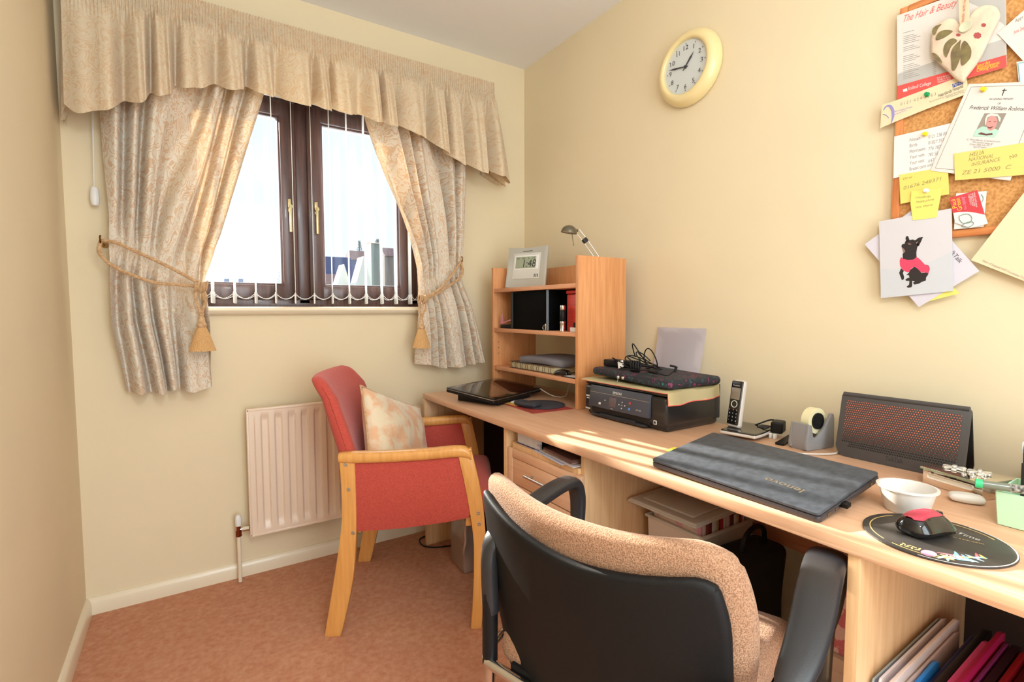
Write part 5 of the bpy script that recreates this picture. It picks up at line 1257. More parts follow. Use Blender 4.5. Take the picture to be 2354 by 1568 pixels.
# sheets pinned to the board: the corners are met with planes a little in front of the cork
PX = XR - .0215
def sheet(name, lab, cat, pts, lvl, m, group='papers pinned to the noticeboard'):
    x = PX - lvl * .0012; P = [at_x(px, py, x) for px, py in pts]
    c = sum(P, Vector()) / len(P); t = thing(name, lab, cat, (x, c.y, min(p.z for p in P)), group=group)
    b = BM(); M = Matrix(((0, 0, 1, x), (1, 0, 0, 0), (0, 1, 0, 0), (0, 0, 0, 1))); prism(b, [(p.y, p.z) for p in P], .0005, M); obj('sheet', b, m, t, smooth=0); t['_x'] = x
    return t, x
def wtext(t, x, s, p0, p1, hgt, m, shear=0, name='lettering'):
    """writing on the wall plane from pixel p0 to p1"""
    a, c = at_x(*p0, x), at_x(*p1, x); d = c - a; L_ = d.length
    M = Matrix(((0, 0, -1, x - .0002), (d.y / L_, d.z / L_, 0, a.y), (d.z / L_, -d.y / L_, 0, a.z), (0, 0, 0, 1)))
    return text(t, s, M, width=L_, height=hgt, m=m, shear=shear, thick=.0001, name=name)
def shape(bm, x, pts, off=.0003, mi=0, th=.0002):
    P = [at_x(px, py, x) for px, py in pts]; prism(bm, [(p.y, p.z) for p in P], th, Matrix(((0, 0, 1, x - off), (1, 0, 0, 0), (0, 1, 0, 0), (0, 0, 0, 1))), mi=mi)
def z5(x, y, oy=0): return (1980 + x / 5.2273, oy + y / 5.2273)
def rules(t, x, rows, m, th=1.1, name='small_print'):
    """faint lines of unreadable print"""
    b = BM()
    for (x0, y0, x1, y1) in rows: shape(b, x, [(x0, y0), (x1, y1), (x1, y1 + th), (x0, y0 + th)])
    obj(name, b, m, t, smooth=0)
M_p1 = mat('warm_white_paper', (222, 214, 208), .8); M_red2 = mat('poster_red', (222, 84, 78), .7); M_gry = mat('grey_print', (150, 142, 136), .8); M_yel = mat('note_yellow', (232, 212, 112), .8); M_yel2 = mat('note_yellow_bright', (236, 224, 116), .8); M_env = mat('cream_envelope', (232, 212, 176), .8); M_penk = mat('pen_writing', (158, 142, 92), .8); M_pinkt = mat('script_red', (226, 110, 100), .8); M_yt = mat('yellow_lettering', (244, 210, 60), .7)
# college poster
t, x = sheet('poster', 'hair and beauty college price poster with red band', 'poster', [(2062, 36), (2312, -54), (2314, 154), (2063, 228)], 1, M_p1)
b = BM(); shape(b, x, [(2063, 198), (2313, 126), (2314, 154), (2063, 228)]); obj('red_band', b, M_red2, t, smooth=0)
b = BM(); shape(b, x, [(2064, 170), (2210, 120), (2312, 88), (2312, 126), (2063, 198)], .00015); shape(b, x, [(2192, -10), (2230, -24), (2312, -54), (2312, 60), (2260, 20)], .00015); obj('grey_picture', b, mat('poster_grey', (186, 182, 178), .8), t, smooth=0)
wtext(t, x, 'The Hair & Beauty', z5(505, 268), z5(1155, 62), .017, M_pinkt, shear=.35)
wtext(t, x - .0003, 'Solihull College', z5(560, 1085), z5(835, 1015), .0085, M_lw); b = BM(); shape(b, x, [z5(500, 1075), z5(550, 1060), z5(555, 1095), z5(505, 1108)], .0006); obj('college_mark', b, M_lw, t, smooth=0)
for k, s in enumerate(('Book an Appointment', 'Mondays to Fridays', 'Telephone to book')): wtext(t, x - .0003, s, z5(912, 948 + k * 26), z5(1075, 905 + k * 26), .0045, M_lw)
for k, s in enumerate(('Saturday', 'Appointments', 'Coming Soon..')): wtext(t, x - .0003, s, z5(1385, 812 + k * 27), z5((1550, 1660, 1655)[k], (760, 768, 800)[k] + 0), .0075, M_yt)
R0 = []
for blk, n_ in ((395, 1), (440, 5), (570, 3), (680, 4), (790, 5), (905, 3)):
    for k in range(n_):
        w_ = 130 + (k * 37) % 90; y = blk + k * 22; a = z5(505, y); c = z5(505 + w_, y - w_ * .27); R0.append((a[0], a[1], c[0], c[1])); a = z5(800 + 60, y - 60); c = z5(840 + 60, y - 72); R0.append((a[0], a[1], c[0], c[1]))
rules(t, x, R0, M_gry)
# hospital envelope
t, x = sheet('envelope', 'cream hospital envelope strip with blue logo pinned by a green pin', 'envelope', [z5(245, 1262), z5(400, 1212), z5(1130, 940), z5(1262, 930), z5(1292, 1100), z5(1240, 1140), z5(760, 1320), z5(380, 1475), z5(228, 1540)], 3, M_env)
b = BM(); shape(b, x, [z5(1093, 1012), z5(1215, 965), z5(1222, 1008), z5(1100, 1055)]); obj('blue_logo', b, mat('logo_blue', (70, 92, 168), .7), t, smooth=0)
wtext(t, x - .0003, 'NHS', z5(1108, 1045), z5(1212, 1003), .0085, M_lw, shear=.2); wtext(t, x, 'Heartlands Hospital', z5(932, 1170), z5(1225, 1050), .0085, M_ink)
wtext(t, x, 'Part of University Hospitals Birmingham', z5(820, 1235), z5(1235, 1090), .0045, M_gry); wtext(t, x, 'NHS Foundation Trust', z5(1020, 1185), z5(1235, 1112), .0042, M_gry)
wtext(t, x, '0 1 2 1  4 2 4  3 2 6 3', z5(470, 1270), z5(895, 1145), .0075, M_gry)
b = BM(); P = [at_x(*z5(*q), x - .0006) for q in ((265, 1330), (300, 1280), (345, 1275), (375, 1320), (382, 1390), (372, 1440), (355, 1490))]; sweep(b, smoothpath(P, 6), [.0006 + .0028 * math.sin(PI * i / 36) for i in range(37)], .0003, seg=6, up=(1, 0, 0)); P = [at_x(*z5(*q), x - .0006) for q in ((258, 1375), (300, 1385), (330, 1420))]; sweep(b, smoothpath(P, 6), .0009, .0003, seg=6, up=(1, 0, 0)); obj('swoosh_mark', b, mat('lavender_print', (150, 140, 196), .7), t)
wtext(t, x, 'Birmingham Breast', z5(400, 1350), z5(615, 1290), .0042, MATS['lavender_print']); wtext(t, x, 'Screening Service', z5(400, 1385), z5(545, 1330), .0042, MATS['lavender_print'])
# telephone list
t, x = sheet('telephone_list', 'printed list of telephone numbers pinned by a yellow pin', 'paper', [z5(396, 700, 180), z5(1082, 538, 180), z5(1070, 1040, 180), z5(385, 1203, 180)], 2, M_paper)
for k, (s, nn) in enumerate((('Nissan', '0121 238 00'), ('Birds', '01827 597'), ('Morrisons', '776 787'), ('Your vets', '783 50'), ('Your vets', '647'), ('Breast care unit', ''))):
    w_ = (128, 92, 190, 178, 176, 280)[k]; y = 762 + k * 70; a = z5(580, y, 180); c = z5(580 + w_, y - w_ * .22, 180); wtext(t, x, s, a, c, .0085, M_gry)
    if nn: w_ = (220, 190, 150, 115, 72)[k]; a = z5(805, y - 36 + k * 2, 180); c = z5(805 + w_, y - 36 + k * 2 - w_ * .2, 180); wtext(t, x, nn, a, c, .0085, M_gry)
# memorial card
t, x = sheet('memorial_card', 'white memorial service card with cross and small portrait photograph', 'card', [z5(1290, 1010), z5(2240, 975), z5(1790, 1230 + 941), z5(830, 1110 + 941)], 4, M_p1)
def line(bm, x, p, q, th=1.0):
    a, c = at_x(*p, x - .0004), at_x(*q, x - .0004); sweep(bm, [a, c], .0003 * th, seg=4)
b = BM(); c4 = [z5(1320, 1045), z5(2180, 1018), z5(1740, 2100), z5(890, 1078 + 941)]
for i in range(4): line(b, x, c4[i], c4[(i + 1) % 4], 1.3)
obj('border', b, M_gry, t, smooth=0)
b = BM(); line(b, x, z5(1722, 1065), z5(1693, 1152), 2.6); line(b, x, z5(1695, 1088), z5(1747, 1083), 2.6); obj('cross', b, M_ink, t, smooth=0)
wtext(t, x, 'IN LOVING MEMORY', z5(1538, 1202), z5(1825, 1200), .0042, M_ink); wtext(t, x, 'OF', z5(1635, 1255), z5(1672, 1254), .0040, M_ink)
wtext(t, x, 'Frederick William Robinson', z5(1295, 1312), z5(2010, 1334), .0085, M_ink, shear=.2)
b = BM(); shape(b, x, [z5(1480, 1362), z5(1745, 1360), z5(1605, 1650), z5(1345, 1640)]); ptr = obj('portrait', b, mat('photo_grey_backdrop', (150, 140, 128), .6), t, smooth=0)
def zz5(*L): return [z5(a, c, 0) for a, c in L]
b = BM(); shape(b, x, zz5((1345, 1638), (1378, 1562), (1452, 1520), (1560, 1530), (1660, 1570), (1605, 1650)), .0005); obj('pale_green_shirt', b, mat('photo_green', (176, 214, 196), .7), ptr, smooth=0)
b = BM(); E_ = [(1568 + 62 * math.cos(a) + 14 * math.sin(a), 1478 - 92 * math.sin(a)) for a in [2 * PI * i / 24 for i in range(24)]]; shape(b, x, zz5(*E_), .0007); obj('face', b, mat('photo_skin', (222, 148, 142), .7), ptr, smooth=0)
b = BM(); shape(b, x, zz5((1490, 1500), (1488, 1440), (1510, 1385), (1560, 1362), (1640, 1372), (1678, 1420), (1668, 1470), (1650, 1440), (1640, 1400), (1560, 1392), (1520, 1410), (1508, 1450), (1500, 1500)), .0009); obj('white_hair', b, M_p1, ptr, smooth=0)
b = BM(); shape(b, x, zz5((1530, 1462), (1558, 1456), (1560, 1464), (1532, 1470)), .0009); shape(b, x, zz5((1592, 1462), (1622, 1458), (1622, 1466), (1594, 1470)), .0009); shape(b, x, zz5((1508, 1518), (1545, 1530), (1590, 1516), (1560, 1546), (1528, 1542)), .0009); shape(b, x, zz5((1400, 1612), (1440, 1590), (1500, 1608), (1575, 1600), (1580, 1622), (1500, 1630)), .0008); obj('features', b, mat('photo_dark', (110, 66, 62), .7), ptr, smooth=0)
for k, (s, x0, x1) in enumerate((('at Woodlands Crematorium', 1262, 1665), ('who passed away on', 1330, 1580), ('Friday 28th July 2017', 1300, 1560), ('aged 87 years', 1345, 1495))): wtext(t, x, s, z5(x0, 1683 + k * 30), z5(x1, 1714 + k * 22 - (0 if k == 0 else -2)), .0042, M_gry)
# yellow notes
t, x = sheet('sticky_note', 'yellow note with a handwritten telephone number under the list', 'note', [z5(455, 1160, 180), z5(1040, 1060, 180), z5(1056, 1392, 180), z5(470, 1510, 180)], 3, M_yel)
wtext(t, x, 'DI at', z5(500, 1222, 180), z5(615, 1195, 180), .0055, M_penk, shear=.3); wtext(t, x, '01676 248371', z5(510, 1340, 180), z5(965, 1225, 180), .009, M_penk, shear=.2)
t, x = sheet('sticky_note', 'small bright yellow note with a white pin, lowest on the board', 'note', [z5(605, 1355, 180), z5(972, 1320, 180), z5(905, 1672, 180), z5(618, 1708, 180), z5(590, 1500, 180)], 6, M_yel2)
wtext(t, x, 'mobile', z5(645, 1445, 180), z5(835, 1432, 180), .006, M_penk, shear=.4); wtext(t, x, 'Mobile phone', z5(655, 1505, 180), z5(875, 1465, 180), .006, M_penk, shear=.4); wtext(t, x, 'not there', z5(650, 1565, 180), z5(860, 1530, 180), .006, M_penk, shear=.4)
t, x = sheet('sticky_note', 'large yellow handwritten note across the foot of the memorial card', 'note', [z5(1115, 905, 180), z5(1955, 775, 180), z5(2280, 735, 180), z5(2290, 1110, 180), z5(1955, 1160, 180), z5(1125, 1227, 180)], 6, mat('note_ochre', (232, 208, 118), .8))
for s, a, c, h_ in (('HELIA', (1300, 945), (1475, 912), .0095), ('NATIONAL', (1290, 1002), (1590, 950), .0085), ('INSURANCE', (1325, 1058), (1670, 992), .0085), ('No', (1790, 975), (1880, 935), .0090), ('ZE 21 5000  C', (1205, 1160), (1800, 1088), .0095)): wtext(t, x, s, z5(*a, 180), z5(*c, 180), h_, M_penk, shear=.15)
# business cards
t, x = sheet('business_card', 'white card with a glass tumbler drawing behind the red card', 'card', [z5(1140, 130, 420), z5(1507, 100, 420), z5(1470, 530, 420), z5(1113, 562, 420)], 3, M_paper)
b = BM()
for q in (((1180, 400), (1240, 378), (1300, 385), (1330, 430), (1300, 480), (1220, 485), (1180, 440), (1180, 400)), ((1205, 520), (1260, 480), (1335, 470), (1345, 500), (1300, 530), (1225, 535), (1205, 520)), ((1440, 140), (1462, 170), (1462, 210), (1448, 235))): sweep(b, smoothpath([at_x(*z5(a, c, 420), x - (.0050 if a < 1400 else .0005)) for a, c in q], 4), .0006, seg=5)
t2, x2 = sheet('business_card', 'red business card with yellow lettering and white lower edge', 'card', [z5(1060, 185, 420), z5(1395, 88, 420), z5(1430, 190, 420), z5(1485, 385, 420), z5(1522, 492, 420), z5(1310, 545, 420), z5(1125, 480, 420), z5(1105, 365, 420)], 6, M_paper)
obj('tumbler_drawing', b, mat('teal_ink', (84, 140, 128), .7), t2)
b = BM(); cur = [z5(1100, 365, 420), z5(1180, 352, 420), z5(1280, 350, 420), z5(1380, 362, 420), z5(1485, 385, 420)]; shape(b, x2, [z5(1060, 185, 420), z5(1395, 88, 420), z5(1485, 385, 420), cur[3], cur[2], cur[1], cur[0]]); obj('red_area', b, mat('card_red', (206, 62, 72), .6), t2, smooth=0)
wtext(t2, x2 - .0003, 'Paul', z5(1150, 300, 420), z5(1128, 195, 420), .0085, M_yt); wtext(t2, x2 - .0003, 'Green', z5(1215, 325, 420), z5(1182, 180, 420), .0095, M_yt)
for k, s in enumerate(('your local', 'Glass Engraving')): wtext(t2, x2 - .0003, s, z5(1245 + k * 25 - 5, 255 + k * 65, 420), z5(1222 + k * 22, 168 + k * 5, 420), .0045, mat('card_pink', (230, 150, 180), .7) if k == 0 else MATS['card_pink'])
for k in range(4): wtext(t2, x2 - .0003, ('Tel 0121 000 4', 'Mob 07900 21', 'Solihull, West Midlands', 'email paul green')[k], z5(1330 + k * 22, 262 + k * 10, 420), z5(1300 + k * 22, 140 - k * 8, 420), .0035, M_lw)
# letter and dog picture
t, x = sheet('letter', 'white letter sheet turned on its corner behind the dog picture', 'letter', [z5(40, 740, 420), z5(480, 425, 420), z5(700, 262, 420), z5(1418, 1062, 420), z5(690, 1495, 420)], 1, mat('bluish_paper', (216, 210, 222), .8), group='papers hanging below the board')
wtext(t, x, 'TalkTalk', z5(1020, 790, 420), z5(1180, 970, 420), .0095, M_ink)
t3, x3 = sheet('paper_note', 'pale yellow paper edge peeping out below the dog picture', 'note', [z5(600, 1340, 420), z5(1120, 1270, 420), z5(1180, 1330, 420), z5(720, 1450, 420)], 0, M_yel2, group='papers hanging below the board')
t, x = sheet('photo_print', 'glossy photograph of a black dog in a pink coat sitting up', 'photograph', [z5(213, 466, 420), z5(1086, 308, 420), z5(1102, 1302, 420), z5(235, 1388, 420)], 5, mat('photo_pale', (212, 208, 214), .4), group='papers hanging below the board')
M_dog = mat('photo_dog_black', (40, 32, 34), .6)
def dz(*L): return [z5(a, c, 420) for a, c in L]
b = BM(); shape(b, x, dz((230, 1040), (600, 1050), (880, 930), (1096, 820), (1102, 1300), (235, 1386)), .0002); obj('snow_ground', b, mat('photo_snow', (204, 206, 214), .4), t, smooth=0)
b = BM()
shape(b, x, dz((492, 740), (520, 735), (530, 705), (575, 690), (620, 682), (668, 700), (690, 740), (672, 780), (662, 840), (665, 905), (590, 940), (500, 915), (498, 860), (520, 820), (500, 795), (482, 765)), .0005)       # head and neck
shape(b, x, dz((545, 640), (565, 645), (580, 690), (540, 715), (532, 665)), .0005); shape(b, x, dz((650, 692), (690, 660), (742, 652), (722, 700), (690, 765), (660, 740)), .0005)   # ears
shape(b, x, dz((585, 1050), (640, 1010), (700, 1045), (720, 1085), (780, 1080), (812, 1080), (800, 1110), (778, 1140), (778, 1175), (730, 1192), (690, 1215), (640, 1225), (620, 1205), (645, 1185), (612, 1180), (612, 1240), (600, 1258), (560, 1264), (545, 1250), (575, 1225), (578, 1180), (540, 1180), (528, 1165), (560, 1145), (580, 1140), (570, 1110), (540, 1112), (575, 1080)), .0005)   # hips and hind legs
shape(b, x, dz((478, 1030), (512, 1060), (500, 1085), (515, 1130), (512, 1160), (488, 1172), (468, 1120), (455, 1085)), .0005)
shape(b, x, dz((780, 985), (815, 1000), (822, 1040), (812, 1075), (790, 1040)), .0004)
obj('dog_picture', b, M_dog, t, smooth=0)
b = BM(); shape(b, x, dz((480, 895), (505, 915), (560, 930), (630, 925), (665, 893), (700, 915), (760, 980), (812, 1005), (815, 1050), (808, 1090), (760, 1075), (720, 1080), (690, 1045), (645, 1008), (600, 1030), (575, 1075), (540, 1072), (500, 1050), (468, 1000), (462, 940)), .0007); obj('pink_coat', b, mat('photo_pink', (238, 70, 104), .5), t, smooth=0)
b = BM(); shape(b, x, dz((560, 722), (600, 735), (600, 745), (570, 745)), .0008); shape(b, x, dz((490, 780), (520, 800), (530, 830), (510, 845), (498, 810)), .0008); shape(b, x, dz((655, 715), (680, 705), (670, 740)), .0008); obj('tan_marking', b, mat('photo_tan', (150, 116, 104), .6), t, smooth=0)
# right-hand papers
t, x = sheet('envelope', 'large cream envelope turned on its corner at the right edge', 'envelope', [(2232, 598), (2400, 384), (2560, 520), (2410, 668)], 4, M_env, group='papers hanging below the board')
wtext(t, x, 'Heart of England NHS Foundation Trust', z5(1450, 945, 420), z5(1980, 1172, 420), .005, M_gry)
t, x = sheet('letter', 'white handwritten sheet turned on its corner at the top right', 'letter', [(2293, 77), (2362, 16), (2440, 90), (2352, 140)], 3, M_p1)
wtext(t, x, 'Appt', z5(1850, 275), z5(1955, 215), .008, M_gry, shear=.3); wtext(t, x, 'June 2nd', z5(1830, 410), z5(1965, 350), .008, M_pinkt, shear=.3)
t, x = sheet('card', 'white card with a teal border at the right edge', 'card', [z5(1865, 745), z5(2100, 700), z5(2110, 1010), z5(1893, 1000)], 2, M_paper)
b = BM(); line(b, x, z5(1888, 760), z5(1912, 990), 5); line(b, x, z5(1888, 760), z5(2095, 722), 5); obj('teal_border', b, mat('pale_teal', (160, 206, 206), .7), t, smooth=0)
def pin(lab, px, py, lvl, m, r=.0055, cat='pin'):
    x = PX - lvl * .0012; p = at_x(px, py, x - .004); t = thing('push_pin', lab, cat, (x, p.y, p.z - r), group='pins in the noticeboard')
    M = frame((x - .0006, p.y, p.z), (0, -1, 0), (0, 0, 1)); b = BM(); lathe(b, [(0, 0), (r, 0), (r * 1.02, .002), (r * .6, .004), (r * .5, .007), (r * .8, .009), (r * .8, .0105), (0, .011)], 20, M); obj('head', b, m, t, smooth=50)
pin('green push pin in the hospital envelope', 2131, 217, 3.5, mat('pin_green', (0, 150, 84), .3)); M_py = mat('pin_yellow', (244, 208, 40), .3)
pin('yellow push pin at the top of the memorial card', 2261, 205, 4.5, M_py); pin('yellow push pin at the top of the telephone list', 2127, 308, 3.2, M_py); pin('white push pin in the small bright yellow note', 2129, 438, 6.5, M_white)
# fabric heart on a ribbon
hx_ = PX - .0135; t = thing('heart_ornament', 'floral fabric heart hanging on a printed ribbon over the poster', 'ornament', (hx_, .40, 1.76))
HP = [(2212, 58), (2196, 44), (2172, 46), (2150, 62), (2142, 82), (2140, 112), (2143, 128), (2160, 148), (2180, 166), (2198, 184), (2214, 190), (2222, 178), (2240, 155), (2256, 130), (2270, 100), (2290, 60), (2300, 36), (2290, 16), (2266, 12), (2244, 22), (2228, 42)]
P = [at_x(a, c, hx_) for a, c in HP]; cen = sum(P, Vector()) / len(P); out = smoothpath(P, 5, closed=True); bb = bmesh.new(); rings = []
for k, (s, th) in enumerate(((1, .0), (.985, .005), (.95, .0085), (.88, .0105), (.6, .0115), (.25, .0118))): rings.append([(cen.y + (p.y - cen.y) * s, cen.z + (p.z - cen.z) * s, th) for p in out])
for sg in (-1, 1):
    V = [[bb.verts.new((hx_ + sg * th * .8, y, z)) for y, z, th in r] for r in rings]
    for A, B in zip(V, V[1:]):
        for k in range(len(A)): bb.faces.new((A[k], A[(k + 1) % len(A)], B[(k + 1) % len(A)], B[k]))
    bb.faces.new(V[-1])
bmesh.ops.remove_doubles(bb, verts=bb.verts, dist=1e-5)
b = BM(); merge(b, bb); ht_ = obj('heart_body', b, mat('heart_linen', (226, 208, 182), .9, bump=.3, bs=300, col2=(216, 190, 170), vs=30), t, smooth=180)
b = BM()
for L5 in (((1080, 745), (1075, 640), (1110, 560), (1170, 500), (1195, 480), (1185, 560), (1185, 700), (1130, 830), (1090, 840)), ((1190, 700), (1195, 560), (1240, 490), (1300, 550), (1322, 620), (1300, 710), (1210, 790)), ((1015, 690), (985, 610), (1010, 520), (1090, 460), (1150, 490), (1080, 560), (1045, 640)), ((895, 480), (920, 400), (1000, 360), (1095, 370), (1060, 410), (980, 460)), ((848, 380), (880, 320), (960, 290), (920, 340), (880, 420)), ((850, 640), (900, 650), (965, 730), (960, 760), (890, 710))):
    shape(b, hx_ - .0101, [z5(q_.x, q_.y) for q_ in smoothpath([(a, c, 0) for a, c in L5], 4, closed=True)], 0, th=.0008)
obj('leaf_print', b, mat('leaf_brown_green', (134, 120, 76), .9, col2=(112, 96, 70), vs=60), ht_, smooth=0)
b = BM(); E2 = lambda cx, cy, rx, ry, n=14: [z5(cx + rx * math.cos(2 * PI * i / n) * (1 + .18 * (i % 2)), cy + ry * math.sin(2 * PI * i / n) * (1 + .18 * (i % 2))) for i in range(n)]
shape(b, hx_ - .0101, E2(1395, 425, 42, 34), 0, th=.001); shape(b, hx_ - .0101, E2(1470, 300, 26, 20), 0, th=.001); shape(b, hx_ - .0101, E2(1165, 420, 26, 16), 0, th=.001); obj('flower_print', b, mat('rose_print', (176, 84, 84), .9), ht_, smooth=0)
b = BM(); rb0, rb1 = at_x(2214, -30, hx_ - .012), at_x(2218, 64, hx_ - .012); d_ = (rb1 - rb0).normalized(); s_ = Vector((0, -d_.z, d_.y)); hw = .0095
merge(b, (lambda q: (prism(q, [(0, -hw), ((rb1 - rb0).length, -hw), ((rb1 - rb0).length, hw), (0, hw)], .0008, frame(rb0, d_, s_)), q)[1])(bmesh.new())); rb = obj('ribbon', b, mat('peach_ribbon', (238, 200, 168), .8), t)
wtext(rb if False else t, hx_ - .0135, 'made with love', (2216, 50), (2222, -10), .006, mat('ribbon_print', (190, 110, 92), .8))
b = BM(); Mbt = frame(at_x(2219, 62, hx_ - .0135), (0, -1, 0), (0, 0, 1)); lathe(b, [(0, 0), (.0115, 0), (.012, .001), (.0115, .0028), (.0085, .002), (0, .002)], 24, Mbt); obj('button', b, mat('mint_button', (206, 206, 178), .3), t, smooth=40)

# ================================================================== UNDER THE DESK
# ribbed file block in the gap over the pedestal
fb_ = thing('index_file', 'white ribbed index file in the gap above the drawer pedestal', 'file', (1.04, 1.46, PZ))
q0, q1 = at_x(1174, 1003, .985), at_x(1238, 1030, .985)
b = BM(); ya, yb = min(q0.y, 1.500), q1.y; zf0, zf1 = PZ + .0006, PZ + .043
box(b, (.988, yb, zf0), (1.14, ya, zf0 + .0022), 0); obj('blue_base', b, mat('navy_card', (60, 62, 120), .7), fb_)
b = BM(); box(b, (.988, yb, zf1 - .0022), (1.14, ya, zf1), 0); obj('dark_top', b, mat('maroon_card', (76, 44, 50), .7), fb_)
b = BM(); n_ = 24
for k in range(n_): y = yb + (ya - yb) * k / n_; box(b, (.990, y + .0010, zf0 + .0022), (1.138, y + (ya - yb) / n_ - .0010, zf1 - .0022), .0008)
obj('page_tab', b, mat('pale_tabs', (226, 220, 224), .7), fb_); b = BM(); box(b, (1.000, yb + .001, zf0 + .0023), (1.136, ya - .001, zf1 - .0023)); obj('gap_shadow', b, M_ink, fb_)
t = thing('magazine_pile', 'papers in a clear plastic sleeve sticking out above the drawers', 'papers', (1.03, 1.24, PZ))
def pile(pts, z, m, nm, th=.0012, par=t): b = BM(); prism(b, [(p.x, p.y) for p in pts], th, Matrix.Translation((0, 0, z))); return obj(nm, b, m, par, smooth=0)
zA = PZ + .0008
pile([Vector((.978, 1.385)), Vector((.955, 1.20)), Vector((1.2, 1.16)), Vector((1.2, 1.385))], zA, mat('pale_violet_paper', (206, 204, 224), .6), 'paper')
pile([Vector((.985, 1.36)), Vector((.958, 1.15)), Vector((1.2, 1.14)), Vector((1.2, 1.37))], zA + .004, M_paper, 'paper')
pile([Vector((.988, 1.34)), Vector((.97, 1.17)), Vector((1.2, 1.15)), Vector((1.2, 1.35))], zA + .008, mat('brown_paper', (170, 130, 110), .6), 'paper', .012)
pile([Vector((.980, 1.37)), Vector((.940, 1.145)), Vector((1.2, 1.13)), Vector((1.2, 1.38))], zA + .0215, clear('sleeve_film', (236, 236, 244), .25, .1), 'plastic_sleeve', .0006)
# storage tub with books and a tilted lid
sc_ = thing('storage_crate', 'dark storage crate on the carpet under the plastic tub', 'crate', (1.34, .99, 0))
b = shell_box(1.215, 1.465, .880, 1.095, .0005, .352, .004, .0); obj('crate_body', b, mat('crate_plastic', (92, 84, 80), .5), sc_)
tu = thing('storage_tub', 'translucent plastic tub full of books under the desk', 'tub', (1.34, .99, .354))
b = shell_box(1.222, 1.456, .890, 1.088, .3545, .502, .0025, .04); obj('tub_body', b, M_tub, tu)
b = BM(); 
for a, c in (((1.210, .880, .494), (1.468, .892, .503)), ((1.210, 1.088, .494), (1.468, 1.098, .503)), ((1.210, .892, .494), (1.220, 1.088, .503)), ((1.458, .892, .494), (1.468, 1.088, .503))): box(b, a, c, .003)
obj('rim', b, M_frost, tu)
rn = random.Random(21); x_ = 1.238; bc = [(226, 214, 206), (206, 46, 56), (222, 200, 180), (150, 70, 60), (236, 226, 220), (196, 150, 110), (120, 40, 50), (230, 190, 190), (90, 70, 66), (240, 236, 230)]
bm_ = {}
k = 0; pr_ = []
while x_ < 1.43:
    w_ = rn.choice((.006, .008, .010, .013)); h_ = .178 + .010 * rn.random() - max(0, x_ - 1.34) * .25; c = bc[(k * 3) % len(bc)]
    if c not in bm_: bm_[c] = mat('book_cover', c, .6)
    t = thing('book', ('pale cream', 'red', 'beige', 'brick red', 'ivory', 'tan', 'dark red', 'pale pink', 'dark brown', 'white')[(k * 3) % 10] + ' book standing in the plastic tub, ' + ('nearest the drawers', 'second along', 'third along', 'fourth along', 'fifth along', 'sixth along', 'seventh along', 'eighth along', 'ninth along', 'tenth along', 'eleventh along', 'twelfth along', 'thirteenth along', 'fourteenth along', 'fifteenth along', 'near the far end', 'next to the far end', 'at the far end', 'by the tub end', 'last in the row', 'behind the row')[min(k, 20)], 'book', (x_ + w_ / 2, .98, .3575), group='books in the storage tub')
    b = BM(); box(b, (x_, .898, .3575), (x_ + w_, 1.06, .3575 + h_), .001); obj('cover', b, bm_[c], t)
    b = BM(); box(b, (x_ + .001, .8985, .36), (x_ + w_ - .001, 1.0, .3575 + h_ + .0004), 0); obj('page_block', b, M_paper, t); x_ += w_ + .0012; k += 1
t = thing('pink_box', 'pink patterned box standing in the tub under the lid', 'box', (1.225, .99, .36))
b = BM(); box(b, (1.2275, .902, .3575), (1.2365, 1.075, .545), .001); obj('box_body', b, mat('pink_pattern', (238, 170, 186), .6, col2=(240, 214, 196), vs=14, lo=.5, hi=.54), t)
ld = thing('tub_lid', 'frosted plastic lid resting loosely on the books', 'lid', (1.26, .99, .53))
Ml2 = frame((1.258, .992, .557), (1, 0, .03), (0, 1, -.01)); b = BM(); rbox(b, (.200, .250, .012), .0055, (8, 8, 1), None, Ml2); rbox(b, (.206, .256, .007), .003, (2, 2, 1), None, Ml2 @ Matrix.Translation((0, 0, -.003))); box(b, (-.07, -.095, .004), (.07, .095, .0105), .004, Ml2); obj('lid_sheet', b, M_frost, ld, smooth=60)
# black bag
t = thing('black_bag', 'large black bag standing on the carpet under the desk', 'bag', (1.30, .80, 0))
b = BM(); rbox(b, (.215, .135, .49), .03, (8, 6, 10), lambda x, y, z: (x * (1 + .05 * math.sin(z * 9)), y * (1 - .18 * max(0, z / .25)) + .01 * math.sin(z * 14 + x * 8), z), Matrix.Translation((1.30, .805, .246))); bg_ = obj('bag_body', b, mat('black_nylon', (14, 12, 14), .8), t, smooth=180)
b = BM(); sweep(b, smoothpath([(1.25, .79, .47), (1.26, .785, .53), (1.31, .785, .55), (1.35, .785, .53), (1.36, .79, .47)], 8), .007, seg=8); obj('handle', b, M_black, t, smooth=60)
t = thing('black_cable', 'black mains cable hanging behind the chair arm under the desk', 'cable', (1.48, .62, .35))
b = BM(); sweep(b, smoothpath([(1.515, .655, .724), (1.512, .65, .66), (1.50, .63, .60), (1.49, .60, .56), (1.50, .56, .55)], 8), .0035, seg=8); obj('cable', b, M_black, t, smooth=60)
t = thing('black_cable', 'straight black cable dropping to the black bag', 'cable', (1.47, .80, .5))
b = BM(); sweep(b, [(1.50, .83, .724), (1.495, .82, .62), (1.48, .81, .50)], .0035, seg=8); obj('cable', b, M_black, t, smooth=60)
